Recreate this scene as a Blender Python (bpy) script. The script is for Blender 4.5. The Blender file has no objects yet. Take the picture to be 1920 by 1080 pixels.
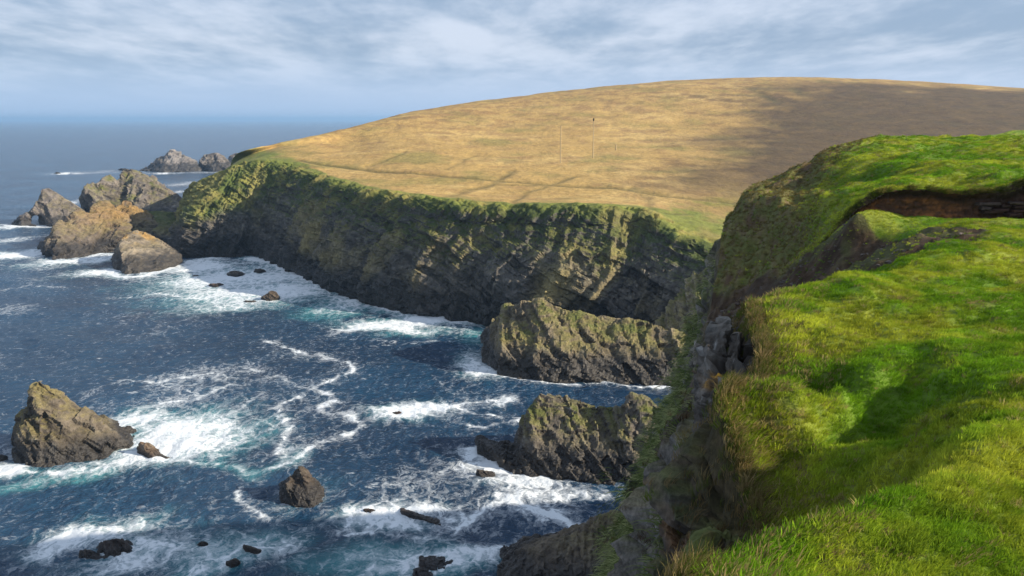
import bpy, bmesh, math, random
import numpy as np
from mathutils import Vector

random.seed(7)
rng = np.random.default_rng(11)
scene = bpy.context.scene
COL = scene.collection

# ------------------------------------------------------------------ camera
CAM_H = 60.0                       # eye height above the sea
FPX, CX, CY = 1663.0, 960.0, 540.0  # lens in photo pixels
PITCH = math.atan((540 - 224) / FPX)
cam_data = bpy.data.cameras.new('camera')
cam_data.sensor_width = 36.0
cam_data.lens = FPX / 1920 * 36
cam_data.clip_start = 0.1
cam_data.clip_end = 90000
cam = bpy.data.objects.new('camera', cam_data)
COL.objects.link(cam)
cam.location = (0, 0, CAM_H)
cam.rotation_euler = (math.pi / 2 - PITCH, 0, 0)
scene.camera = cam

# ------------------------------------------------------------------ sky and sun
SUN_EL, SUN_AZ = 24.5, 106.0        # azimuth clockwise from the view direction (+Y)
SUN_E, SKY_S = 5.0, 0.076
EXPOSURE = 0.72
sd = Vector((math.sin(math.radians(SUN_AZ)) * math.cos(math.radians(SUN_EL)),
             math.cos(math.radians(SUN_AZ)) * math.cos(math.radians(SUN_EL)),
             math.sin(math.radians(SUN_EL))))
world = bpy.data.worlds.new('World')
scene.world = world
world.use_nodes = True
wn, wl = world.node_tree.nodes, world.node_tree.links
wn.clear()


class NT:
    """small helper to write node trees"""
    def __init__(self, tree):
        self.t = tree

    def n(self, kind, ins=None, **props):
        nd = self.t.nodes.new(kind)
        for k, v in props.items():
            setattr(nd, k, v)
        for k, v in (ins or {}).items():
            self.set(nd.inputs[k], v)
        return nd

    def set(self, sock, v):
        if hasattr(v, 'is_linked') or isinstance(v, bpy.types.NodeSocket):
            self.t.links.new(v, sock)
        else:
            sock.default_value = v

    def math(self, op, a, b=None, c=None, clamp=False):
        nd = self.t.nodes.new('ShaderNodeMath')
        nd.operation = op
        nd.use_clamp = clamp
        self.set(nd.inputs[0], a)
        if b is not None:
            self.set(nd.inputs[1], b)
        if c is not None:
            self.set(nd.inputs[2], c)
        return nd.outputs[0]

    def vmath(self, op, a, b=None, s=None):
        nd = self.t.nodes.new('ShaderNodeVectorMath')
        nd.operation = op
        self.set(nd.inputs[0], a)
        if b is not None:
            self.set(nd.inputs[1], b)
        if s is not None:
            self.set(nd.inputs['Scale'], s)
        return nd.outputs['Value'] if op in ('DOT_PRODUCT', 'LENGTH') else nd.outputs[0]

    def noise(self, vec, scale, detail=4, rough=0.55, dist=0.0, dim='3D'):
        nd = self.n('ShaderNodeTexNoise', noise_dimensions=dim)
        self.set(nd.inputs['Vector'], vec)
        nd.inputs['Scale'].default_value = scale
        nd.inputs['Detail'].default_value = detail
        nd.inputs['Roughness'].default_value = rough
        nd.inputs['Distortion'].default_value = dist
        return nd

    def ramp(self, fac, a, b, lo=0.0, hi=1.0, smooth=True):
        nd = self.n('ShaderNodeMapRange', interpolation_type='SMOOTHSTEP' if smooth else 'LINEAR')
        self.set(nd.inputs['Value'], fac)
        self.set(nd.inputs['From Min'], a)
        self.set(nd.inputs['From Max'], b)
        self.set(nd.inputs['To Min'], lo)
        self.set(nd.inputs['To Max'], hi)
        return nd.outputs['Result']

    def mix(self, fac, a, b, blend='MIX'):
        nd = self.n('ShaderNodeMix', data_type='RGBA', blend_type=blend)
        self.set(nd.inputs[0], fac)
        self.set(nd.inputs[6], a)
        self.set(nd.inputs[7], b)
        return nd.outputs[2]


w = NT(world.node_tree)
sky = w.n('ShaderNodeTexSky', sky_type='NISHITA', sun_disc=False,
          sun_elevation=math.radians(SUN_EL), sun_rotation=math.radians(SUN_AZ),
          air_density=1.0, dust_density=1.2, ozone_density=1.5)
tc = w.n('ShaderNodeTexCoord')
dirv = w.vmath('NORMALIZE', tc.outputs['Generated'])
sep = w.n('ShaderNodeSeparateXYZ', {'Vector': dirv})
dz = w.math('MAXIMUM', sep.outputs['Z'], 0.0)
den = w.math('ADD', dz, 0.10)
plane = w.n('ShaderNodeCombineXYZ', {'X': w.math('DIVIDE', sep.outputs['X'], den),
                                     'Y': w.math('DIVIDE', sep.outputs['Y'], den), 'Z': 3.7})
pv = w.vmath('MULTIPLY', plane.outputs[0], (1.5, 0.72, 1.0))
c1 = w.noise(pv, 1.15, 8, 0.56, 0.12).outputs['Fac']
c2 = w.noise(pv, 0.5, 3, 0.5, 0.2).outputs['Fac']
c3 = w.noise(pv, 3.1, 6, 0.6, 0.1).outputs['Fac']
cv = w.math('ADD', w.math('MULTIPLY', c1, 0.62), w.math('ADD', w.math('MULTIPLY', c2, 0.5), w.math('MULTIPLY', c3, 0.22)))
bright = w.ramp(cv, 0.54, 0.82)
shade = w.mix(bright, (2.6, 3.55, 5.0, 1), (5.9, 6.5, 7.7, 1))
low = w.ramp(dz, 0.008, 0.085)
lowcol = w.mix(w.ramp(sep.outputs['X'], -0.55, 0.45), (3.7, 5.1, 7.3, 1), (4.6, 5.7, 7.6, 1))
clouds = w.mix(w.math('MULTIPLY', low, 0.92), lowcol, shade)
skyc = w.mix(0.88, sky.outputs['Color'], clouds)
bg = w.n('ShaderNodeBackground', {'Color': skyc, 'Strength': SKY_S})
wo = w.n('ShaderNodeOutputWorld', {'Surface': bg.outputs[0]})

sun_data = bpy.data.lights.new('sun', 'SUN')
sun_data.energy = SUN_E
sun_data.angle = math.radians(0.6)
sun_data.color = (1.0, 0.90, 0.74)
sun = bpy.data.objects.new('sun', sun_data)
COL.objects.link(sun)
sun.rotation_euler = sd.to_track_quat('Z', 'Y').to_euler()
sun.location = (80, -60, 160)

vs = scene.view_settings
vs.view_transform = 'Standard'
vs.look = 'None'
vs.gamma = 1.0
vs.use_curve_mapping = False
vs.exposure = EXPOSURE
scene.cycles.volume_bounces = 0
scene.cycles.max_bounces = 5
scene.cycles.diffuse_bounces = 2
scene.cycles.glossy_bounces = 2

# ------------------------------------------------------------------ geometry helpers
CP, SP = math.cos(PITCH), math.sin(PITCH)


def ray(px, py):
    a, b = (px - CX) / FPX, (CY - py) / FPX
    return np.array([a, CP + b * SP, -SP + b * CP])


def T(px, py, D):
    """the world point seen at a photo pixel, D metres ahead"""
    r = ray(px, py)
    p = r * (D / r[1])
    p[2] += CAM_H
    return p


def S(px, py, z=0.0):
    """the same on a level plane, the sea by default"""
    r = ray(px, py)
    p = r * ((z - CAM_H) / r[2])
    p[2] += CAM_H
    return p


def G(px, py, zr):
    return S(px, py, CAM_H + zr)


_perm = rng.permutation(256)
_perm = np.concatenate([_perm, _perm, _perm])
_g = rng.normal(size=(256, 3))
_g /= np.linalg.norm(_g, axis=1)[:, None]


def perlin(P):
    P = np.asarray(P, dtype=np.float64)
    I = np.floor(P)
    F = (P - I)
    I = I.astype(np.int64) & 255
    U = F * F * F * (F * (F * 6 - 15) + 10)
    out = np.zeros(len(P))
    for dx in (0, 1):
        wx = U[:, 0] if dx else 1 - U[:, 0]
        px = _perm[(I[:, 0] + dx) & 255]
        for dy in (0, 1):
            wy = wx * (U[:, 1] if dy else 1 - U[:, 1])
            py = _perm[px + ((I[:, 1] + dy) & 255)]
            for dz_ in (0, 1):
                wz = wy * (U[:, 2] if dz_ else 1 - U[:, 2])
                g = _g[_perm[py + ((I[:, 2] + dz_) & 255)]]
                out += wz * (g[:, 0] * (F[:, 0] - dx) + g[:, 1] * (F[:, 1] - dy) + g[:, 2] * (F[:, 2] - dz_))
    return out * 1.5


def fbm(P, scale, octv=4, gain=0.5, lac=2.03, off=0.0):
    P = np.asarray(P) * scale + off
    a, s, tot = 1.0, 0.0, 0.0
    for _ in range(octv):
        s = s + a * perlin(P)
        tot += a
        P = P * lac + 17.3
        a *= gain
    return s / tot


def ridged(P, scale, octv=4, gain=0.5, off=0.0):
    P = np.asarray(P) * scale + off
    a, s, tot = 1.0, 0.0, 0.0
    for _ in range(octv):
        s = s + a * (1 - 2 * np.abs(perlin(P)))
        tot += a
        P = P * 2.07 + 9.1
        a *= gain
    return s / tot


def hash1(*ints):
    h = np.zeros(np.shape(ints[0]), dtype=np.int64)
    for k, i in enumerate(ints):
        h = _perm[(h + (i.astype(np.int64) * (1 + 2 * k) + 31 * k)) & 255]
    return h / 255.0 * 2 - 1


def sstep(a, b, x):
    t = np.clip((x - a) / (b - a), 0, 1)
    return t * t * (3 - 2 * t)


def unit(v):
    v = np.array(v, dtype=float)
    return v / np.linalg.norm(v)


def blocks(P, n1, n2, n3, t1, t2, t3, warp=0.35, seed=0.0):
    """jointed, layered rock: one height per block between bedding planes and two sets of joints"""
    wv = fbm(P, 0.6 / t2, 2, off=seed)
    q1 = P @ n1 / t1 + warp * wv * t2 / t1 * 0.35 + seed
    i1 = np.floor(q1)
    q2 = P @ n2 / t2 + hash1(i1) * 3 + warp * wv
    i2 = np.floor(q2)
    q3 = P @ n3 / t3 + hash1(i1, i2) * 3 + warp * wv
    i3 = np.floor(q3)
    return hash1(i1, i2, i3), hash1(i1), q1 - i1


BED = (unit((0.55, -0.25, 0.80)), unit((0.80, 0.30, -0.52)), unit((0.1, 0.95, 0.25)))


def rock_disp(P, size, seed=0.0, bed=BED):
    n1, n2, n3 = bed
    h, lay, fr = blocks(P, n1, n2, n3, size * 0.10, size * 0.30, size * 0.26, 0.5, seed)
    h2, lay2, fr2 = blocks(P, n1, n2, n3, size * 0.032, size * 0.12, size * 0.10, 0.5, seed + 5)
    d = 0.035 * h + 0.024 * lay + 0.012 * h2 + 0.010 * lay2
    d = d + 0.045 * fbm(P, 2.6 / size, 3, off=seed) - 0.05 * np.maximum(0, ridged(P, 2.3 / size, 3, off=seed + 3) - 0.45)
    d = d + 0.018 * fbm(P, 14 / size, 3, off=seed + 8)
    return d * size, lay, lay2


def mesh_from(name, V, F, smooth=True):
    me = bpy.data.meshes.new(name)
    V = np.ascontiguousarray(V, dtype=np.float32)
    F = np.ascontiguousarray(F, dtype=np.int32)
    me.vertices.add(len(V))
    me.vertices.foreach_set('co', V.ravel())
    k = F.shape[1]
    me.loops.add(F.size)
    me.loops.foreach_set('vertex_index', F.ravel())
    me.polygons.add(len(F))
    me.polygons.foreach_set('loop_start', np.arange(0, F.size, k, dtype=np.int32))
    me.polygons.foreach_set('use_smooth', np.full(len(F), smooth))
    me.update(calc_edges=True)
    return me


def grid_faces(R, C, flip=False):
    i = np.arange(R * C).reshape(R, C)
    a, b, c, d = i[:-1, :-1].ravel(), i[:-1, 1:].ravel(), i[1:, 1:].ravel(), i[1:, :-1].ravel()
    return np.stack([a, d, c, b] if flip else [a, b, c, d], 1)


def grid_normals(X):
    du = np.gradient(X, axis=1)
    dv = np.gradient(X, axis=0)
    n = np.cross(du, dv)
    return n / (np.linalg.norm(n, axis=2)[..., None] + 1e-9)


def set_col(me, rgb, name='Col'):
    at = me.color_attributes.new(name, 'FLOAT_COLOR', 'POINT')
    c = np.ones((len(me.vertices), 4), dtype=np.float32)
    c[:, :3] = np.clip(rgb, 0, 1)
    at.data.foreach_set('color', c.ravel())


def set_f(me, val, name):
    at = me.attributes.new(name, 'FLOAT', 'POINT')
    at.data.foreach_set('value', np.ascontiguousarray(val, dtype=np.float32))


def link(name, me, mat=None, parent=None):
    o = bpy.data.objects.new(name, me)
    COL.objects.link(o)
    if mat is not None:
        me.materials.append(mat)
    if parent is not None:
        o.parent = parent
    return o


def tag(o, label=None, cat=None, group=None, kind=None):
    for k, v in (('label', label), ('category', cat), ('group', group), ('kind', kind)):
        if v:
            o[k] = v
    return o


def lerp(a, b, t):
    t = np.asarray(t)[..., None]
    return np.asarray(a) * (1 - t) + np.asarray(b) * t


def catmull(K, t):
    """K (n, ...) control values at integer parameters; t dense parameters"""
    n = len(K)
    i = np.clip(np.floor(t).astype(int), 0, n - 2)
    f = (t - i).reshape((-1,) + (1,) * (K.ndim - 1))
    p0, p1, p2, p3 = K[np.maximum(i - 1, 0)], K[i], K[i + 1], K[np.minimum(i + 2, n - 1)]
    return 0.5 * (2 * p1 + (p2 - p0) * f + (2 * p0 - 5 * p1 + 4 * p2 - p3) * f ** 2 + (3 * p1 - p0 - 3 * p2 + p3) * f ** 3)


def polydist(P, L):
    """distance from 2-D points to a polyline"""
    d = np.full(len(P), 1e9)
    for a, b in zip(L[:-1], L[1:]):
        ab = b - a
        t = np.clip(((P - a) @ ab) / (ab @ ab + 1e-9), 0, 1)
        q = P - (a + t[:, None] * ab)
        d = np.minimum(d, np.hypot(q[:, 0], q[:, 1]))
    return d


def tps_fit(xy, z, lam=0.0):
    n = len(xy)
    r = np.linalg.norm(xy[:, None] - xy[None], axis=2)
    K = r ** 2 * np.log(r + 1e-9) + lam * np.eye(n)
    A = np.zeros((n + 3, n + 3))
    A[:n, :n] = K
    A[:n, n] = 1
    A[:n, n + 1:] = xy
    A[n, :n] = 1
    A[n + 1:, :n] = xy.T
    sol = np.linalg.solve(A, np.concatenate([z, np.zeros(3)]))
    return xy, sol


def tps_eval(fit, q):
    xy, sol = fit
    n = len(xy)
    out = sol[n] + q @ sol[n + 1:]
    for k in range(n):
        r2 = (q[:, 0] - xy[k, 0]) ** 2 + (q[:, 1] - xy[k, 1]) ** 2
        out += sol[k] * 0.5 * r2 * np.log(r2 + 1e-9)
    return out


# ------------------------------------------------------------------ materials
def new_mat(name):
    m = bpy.data.materials.new(name)
    m.use_nodes = True
    m.node_tree.nodes.clear()
    return m, NT(m.node_tree)


def ground_material(name, fine, rough=0.9, bump=0.4, var=0.35, stretch=(1, 1, 1)):
    """colour from the surface's own patches, broken up by grain and relief"""
    m, t = new_mat(name)
    col = t.n('ShaderNodeAttribute', attribute_name='Col').outputs['Color']
    geo = t.n('ShaderNodeNewGeometry')
    pos = t.vmath('MULTIPLY', geo.outputs['Position'], stretch)
    n1 = t.noise(pos, fine, 6, 0.62).outputs['Fac']
    n2 = t.noise(pos, fine * 0.23, 4, 0.6).outputs['Fac']
    f = t.math('ADD', t.math('MULTIPLY', n1, 0.65), t.math('MULTIPLY', n2, 0.35))
    rk = t.n('ShaderNodeAttribute', attribute_name='rocky').outputs['Fac']
    nr = t.noise(t.vmath('MULTIPLY', geo.outputs['Position'], (1, 1, 0.55)), fine * 3.1, 5, 0.66).outputs['Fac']
    f = t.math('ADD', f, t.math('MULTIPLY', t.math('SUBTRACT', nr, 0.5), t.math('MULTIPLY', rk, 1.1)))
    v = t.math('MAXIMUM', t.ramp(f, 0.3, 0.7, 1 - var, 1 + var, smooth=False), 0.15)
    c = t.vmath('SCALE', col, s=v)
    hh = t.math('ADD', n1, t.math('MULTIPLY', nr, t.math('MULTIPLY', rk, 0.8)))
    bp = t.n('ShaderNodeBump', {'Height': hh, 'Strength': bump, 'Distance': 0.6 / fine})
    wet = t.n('ShaderNodeAttribute', attribute_name='wet').outputs['Fac']
    ro = t.math('SUBTRACT', rough, t.math('MULTIPLY', wet, 0.45))
    pr = t.n('ShaderNodeBsdfPrincipled', {'Base Color': c, 'Roughness': ro, 'Normal': bp.outputs[0], 'Specular IOR Level': 0.25})
    t.n('ShaderNodeOutputMaterial', {'Surface': pr.outputs[0]})
    return m


M_rock = ground_material('layered_rock', 1.6, 0.85, 0.7, 0.45, (1, 1, 1.4))
M_farrock = ground_material('distant_rock', 0.5, 0.88, 0.7, 0.45)
M_hill = ground_material('moorland', 0.42, 0.95, 0.5, 0.34, (1, 0.7, 1))
M_near = ground_material('turf_and_rock', 5.0, 0.92, 0.6, 0.4)


def rock_color(P, N, lay, lay2, lichen=0.5, orange=0.0, green=0.0, wet_h=3.0, seed=0.0, base=(0.150, 0.128, 0.100)):
    n = len(P)
    a = fbm(P, 0.16, 4, off=seed)
    b = fbm(P, 0.6, 4, off=seed + 4)
    c = np.tile(np.array(base), (n, 1))
    c *= (1 + 0.35 * lay + 0.22 * lay2 + 0.45 * b)[:, None]
    c = lerp(c, np.array((0.23, 0.215, 0.19)), 0.55 * sstep(0.15, 0.5, b + 0.3 * a))
    up = sstep(0.05, 0.75, N[:, 2])
    li = sstep(0.25 - 0.45 * lichen, 0.62 - 0.45 * lichen, 0.55 * a + 0.35 * b + 0.55 * (up - 0.5)) * sstep(wet_h, wet_h + 5, P[:, 2])
    c = lerp(c, np.array((0.200, 0.165, 0.055)), 0.75 * li * min(1, lichen * 1.5))
    if green > 0:
        g = sstep(0.62 - 0.5 * green, 0.9 - 0.5 * green, 0.6 * up + 0.5 * a + 0.2 * b) * sstep(wet_h + 2, wet_h + 7, P[:, 2])
        c = lerp(c, np.array((0.085, 0.095, 0.024)), g)
    if orange > 0:
        o = sstep(0.55 - 0.6 * orange, 0.8 - 0.6 * orange, 0.5 * up + 0.7 * a + 0.2 * b)
        c = lerp(c, np.array((0.36, 0.205, 0.060)), 0.8 * o * sstep(wet_h + 3, wet_h + 7, P[:, 2]))
    wv = wet_h * (1 + 0.6 * a + 0.5 * b)
    wet = 1 - sstep(wv, wv + 1.5 + wet_h * 0.3, P[:, 2])
    c = lerp(c, np.array((0.028, 0.026, 0.025)), 0.85 * wet)
    return c, wet


# ------------------------------------------------------------------ rocks built from convex masses
def hull_into(bm, pts):
    vs_ = [bm.verts.new(p) for p in pts]
    r = bmesh.ops.convex_hull(bm, input=vs_)
    junk = [e for e in r['geom_interior'] + r['geom_unused'] if isinstance(e, bmesh.types.BMVert)]
    if junk:
        bmesh.ops.delete(bm, geom=list(set(junk)), context='VERTS')


def build_rock(name, hulls, voxel, size, mat, label, cat='rock', group=None, seed=0.0, kind=None, colkw=None, bed=BED, smooth=False, disp=1.0, colfn=None, sub=0):
    bm = bmesh.new()
    for h in hulls:
        hull_into(bm, [tuple(p) for p in h])
    me0 = bpy.data.meshes.new('tmp')
    bm.to_mesh(me0)
    bm.free()
    o0 = bpy.data.objects.new('tmp', me0)
    COL.objects.link(o0)
    md = o0.modifiers.new('r', 'REMESH')
    md.mode = 'VOXEL'
    md.voxel_size = voxel
    dg = bpy.context.evaluated_depsgraph_get()
    me = bpy.data.meshes.new_from_object(o0.evaluated_get(dg))
    bpy.data.objects.remove(o0)
    n = len(me.vertices)
    P = np.empty(n * 3, dtype=np.float32)
    me.vertices.foreach_get('co', P)
    P = P.reshape(-1, 3).astype(float)
    N = np.empty(n * 3, dtype=np.float32)
    me.vertex_normals.foreach_get('vector', N)
    N = N.reshape(-1, 3).astype(float)
    d, lay, lay2 = rock_disp(P, size, seed, bed)
    P2 = P + N * (d * disp)[:, None]
    me.vertices.foreach_set('co', P2.astype(np.float32).ravel())
    me.polygons.foreach_set('use_smooth', np.full(len(me.polygons), smooth))
    me.update()
    me.vertex_normals.foreach_get('vector', (N2 := np.empty(n * 3, dtype=np.float32)))
    N2 = N2.reshape(-1, 3).astype(float)
    c, wet = rock_color(P2, N2, lay, lay2, seed=seed, **(colkw or {}))
    if colfn:
        c = colfn(P2, N2, c)
    set_col(me, c)
    set_f(me, wet, 'wet')
    set_f(me, np.full(n, 0.35), 'rocky')
    me.name = name
    o = link(name, me, mat)
    tag(o, label, cat, group, kind)
    return o


def massif(stations, depth_top, drop=-3.0):
    """convex masses strung along a ridge; a station = (base front point, ridge point, depth to the back base)"""
    secs = []
    for bf, rd, bd in stations:
        bf, rd = np.array(bf, float), np.array(rd, float)
        away = unit((bf[0], bf[1], 0))
        back = bf + away * bd
        f0 = bf + np.array((0, 0, drop))
        b0 = back + np.array((0, 0, drop))
        rd2 = rd + away * depth_top - np.array((0, 0, 0.12 * rd[2]))
        mid = bf * 0.62 + rd * 0.38 - away * (0.04 * bd)
        mid[2] = rd[2] * 0.45
        secs.append([f0, bf, mid, rd, rd2, back, b0])
    return [a + b for a, b in zip(secs[:-1], secs[1:])]


# ================================================================== SEA
def build_sea():
    na, nr = 760, 640
    ang = np.radians(np.concatenate([np.linspace(-88, -33, 60)[:-1], np.linspace(-33, 24, na - 120), np.linspace(24, 88, 62)[1:]]))
    na = len(ang)
    r = np.concatenate([np.geomspace(40, 85, 20)[:-1], np.geomspace(85, 700, nr - 140), np.geomspace(700, 42000, 122)[1:]])
    nr = len(r)
    A, Rr = np.meshgrid(ang, r)
    X, Y = Rr * np.sin(A), Rr * np.cos(A)
    P = np.stack([X.ravel(), Y.ravel(), np.zeros(X.size)], 1)
    dist = Rr.ravel()
    # waves: a few swell trains bent by noise plus chop, all fading where the sheet is too coarse to hold them
    z = np.zeros(len(P))
    wp = fbm(P, 0.012, 2) * 14
    for k, (lam, amp, th) in enumerate(((31, 0.30, 200), (19, 0.20, 235), (11.5, 0.15, 185), (7.2, 0.11, 222), (4.6, 0.085, 205), (3.1, 0.06, 250))):
        dvec = np.array((math.sin(math.radians(th)), math.cos(math.radians(th))))
        ph = (P[:, :2] @ dvec + wp * (0.5 + 0.2 * k)) * 2 * math.pi / lam
        s = np.sin(ph)
        keep = 1 - sstep(lam * 55, lam * 110, dist)
        z += keep * amp * (1 - 1.6 * np.abs(np.sin(ph / 2)) ** 1.2 + 0.3 * s) * (0.6 + 0.8 * (fbm(P, 0.8 / lam, 2, off=k * 7.7) + 0.4))
    z += 0.22 * fbm(P * np.array((1, 0.7, 1)), 0.35, 3) * (1 - sstep(250, 600, dist))
    # foam: white water around each rock and shore, plus the drifting streaks
    q = P[:, :2].copy()
    wx, wy = fbm(P, 0.09, 3, off=2.2), fbm(P, 0.09, 3, off=31.0)
    q2 = q + np.stack([wx, wy], 1) * 7.0
    foam = np.zeros(len(P))
    aer = np.zeros(len(P))

    def blob(px, py, rx, ry, s, aerate=0.5):
        nonlocal foam, aer
        c = S(px, py)[:2]
        e1 = (S(px + rx, py) - S(px - rx, py))[:2] / 2
        e2 = (S(px, py - ry) - S(px, py + ry))[:2] / 2
        sel = np.where(np.hypot(q[:, 0] - c[0], q[:, 1] - c[1]) < 2.6 * max(np.hypot(*e1), np.hypot(*e2)) + 12)[0]
        sc = np.clip(min(np.hypot(*e1), np.hypot(*e2)) / 12, 0.12, 1)
        d = (q[sel] + (q2[sel] - q[sel]) * sc) - c
        u, v = d @ e1 / (e1 @ e1), d @ e2 / (e2 @ e2)
        rr = np.hypot(u, v)
        f = 0.82 * s * np.exp(-1.35 * rr ** 2.0)
        foam[sel] = 1 - (1 - foam[sel]) * (1 - np.clip(f, 0, 1))
        aer[sel] = np.maximum(aer[sel], aerate * np.exp(-0.6 * rr ** 2))

    def streak(pts, wd, s, aerate=0.1, wob=0.45):
        nonlocal foam, aer
        L = np.array([S(*p)[:2] for p in pts])
        lo, hi = L.min(0) - 6 * wd - 5, L.max(0) + 6 * wd + 5
        sel = np.where(((q > lo) & (q < hi)).all(1))[0]
        d = polydist(q[sel] + (q2[sel] - q[sel]) * wob, L)
        f = s * np.exp(-(d / wd) ** 2)
        f = np.maximum(f, 0.38 * s * np.exp(-(d / (wd * 3.2)) ** 2))
        f = f * np.clip(0.78 + 0.85 * fbm(P[sel], 0.22, 3, off=77), 0.25, 1.15)
        foam[sel] = 1 - (1 - foam[sel]) * (1 - np.clip(f, 0, 1))
        aer[sel] = np.maximum(aer[sel], aerate * np.exp(-(d / (wd * 3)) ** 2))

    for b in FOAM_BLOBS:
        blob(*b)
    for s_ in FOAM_STREAKS:
        streak(*s_)
    patch = fbm(P * np.array((1, 0.8, 1)), 0.035, 3, off=5.5)
    foam = foam + 0.22 * sstep(0.05, 0.5, patch) * (1 - sstep(420, 900, dist))
    V = P.copy()
    V[:, 2] = z + 0.35 * np.clip(foam, 0, 1) * (0.5 + fbm(P, 0.5, 2, off=9)) * (dist < 700)
    me = mesh_from('sea', V, grid_faces(nr, na, flip=True), True)
    set_f(me, foam, 'foam')
    set_f(me, aer, 'aer')

    m, t = new_mat('sea_water')
    geo = t.n('ShaderNodeNewGeometry')
    pos = t.vmath('MULTIPLY', geo.outputs['Position'], (1, 1, 0.0))
    fo = t.n('ShaderNodeAttribute', attribute_name='foam').outputs['Fac']
    ae = t.n('ShaderNodeAttribute', attribute_name='aer').outputs['Fac']
    wrp = t.noise(pos, 0.22, 4, 0.6).outputs['Color']
    wrp = t.vmath('SCALE', t.vmath('SUBTRACT', wrp, (0.5, 0.5, 0.5)), s=5.0)
    wpos = t.vmath('ADD', t.vmath('MULTIPLY', pos, (1.0, 0.62, 0.0)), wrp)
    vo = t.n('ShaderNodeTexVoronoi', {'Vector': wpos, 'Scale': 0.30}, feature='DISTANCE_TO_EDGE')
    vo2 = t.n('ShaderNodeTexVoronoi', {'Vector': wpos, 'Scale': 0.85}, feature='DISTANCE_TO_EDGE')
    e1 = t.ramp(vo.outputs['Distance'], 0.0, 0.26, 1.0, 0.0)
    e2 = t.ramp(vo2.outputs['Distance'], 0.0, 0.30, 1.0, 0.0)
    nf = t.noise(wpos, 1.3, 5, 0.65).outputs['Fac']
    nb = t.noise(pos, 0.16, 4, 0.55).outputs['Fac']
    lace = t.math('ADD', t.math('ADD', t.math('MULTIPLY', e1, 0.24), t.math('MULTIPLY', e2, 0.16)),
                  t.math('ADD', t.math('MULTIPLY', nf, 0.74), t.math('MULTIPLY', nb, 0.34)))
    tot = t.math('ADD', lace, t.math('MULTIPLY', fo, 0.98))
    thick = t.ramp(tot, 1.00, 1.42)
    wisp = t.noise(t.vmath('MULTIPLY', wpos, (1.0, 1.9, 0)), 0.9, 7, 0.72, 0.8).outputs['Fac']
    thin = t.math('MULTIPLY', t.ramp(t.math('ADD', t.math('ADD', wisp, t.math('MULTIPLY', e1, 0.09)), t.math('MULTIPLY', fo, 0.55)), 0.575, 0.94), 0.62)
    mask = t.math('MAXIMUM', thick, thin)
    # whitecap flecks over open water
    fl = t.noise(t.vmath('MULTIPLY', pos, (0.10, 0.22, 0)), 1.0, 5, 0.7).outputs['Fac']
    flk = t.ramp(fl, 0.645, 0.73)
    mask = t.math('MAXIMUM', mask, t.math('MULTIPLY', flk, 0.7))
    aerm = t.math('MULTIPLY', t.ramp(t.math('ADD', ae, t.math('MULTIPLY', nb, 0.6)), 0.38, 1.05), 0.9)
    deep = t.mix(t.ramp(t.noise(pos, 0.02, 3, 0.5).outputs['Fac'], 0.35, 0.7), (0.006, 0.030, 0.070, 1), (0.012, 0.056, 0.115, 1))
    wcol = t.mix(aerm, deep, (0.045, 0.215, 0.245, 1))
    bh = t.math('ADD', t.noise(t.vmath('MULTIPLY', pos, (1, 0.75, 0)), 0.55, 6, 0.62).outputs['Fac'], t.math('MULTIPLY', t.noise(t.vmath('MULTIPLY', pos, (1, 0.7, 0)), 0.12, 3, 0.5).outputs['Fac'], 1.2))
    bp = t.n('ShaderNodeBump', {'Height': bh, 'Strength': 1.0, 'Distance': 1.9})
    wat = t.n('ShaderNodeBsdfPrincipled', {'Base Color': wcol, 'Roughness': 0.22, 'IOR': 1.333, 'Normal': bp.outputs[0], 'Specular IOR Level': 0.5})
    bpf = t.n('ShaderNodeBump', {'Height': tot, 'Strength': 0.5, 'Distance': 0.5})
    fom = t.n('ShaderNodeBsdfDiffuse', {'Color': (0.70, 0.73, 0.75, 1), 'Normal': bpf.outputs[0]})
    mx = t.n('ShaderNodeMixShader', {0: mask, 1: wat.outputs[0], 2: fom.outputs[0]})
    t.n('ShaderNodeOutputMaterial', {'Surface': mx.outputs[0]})
    o = link('sea', me, m)
    tag(o, 'dark blue choppy sea with white foam around the rocks', 'sea', kind='structure')
    return o


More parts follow.
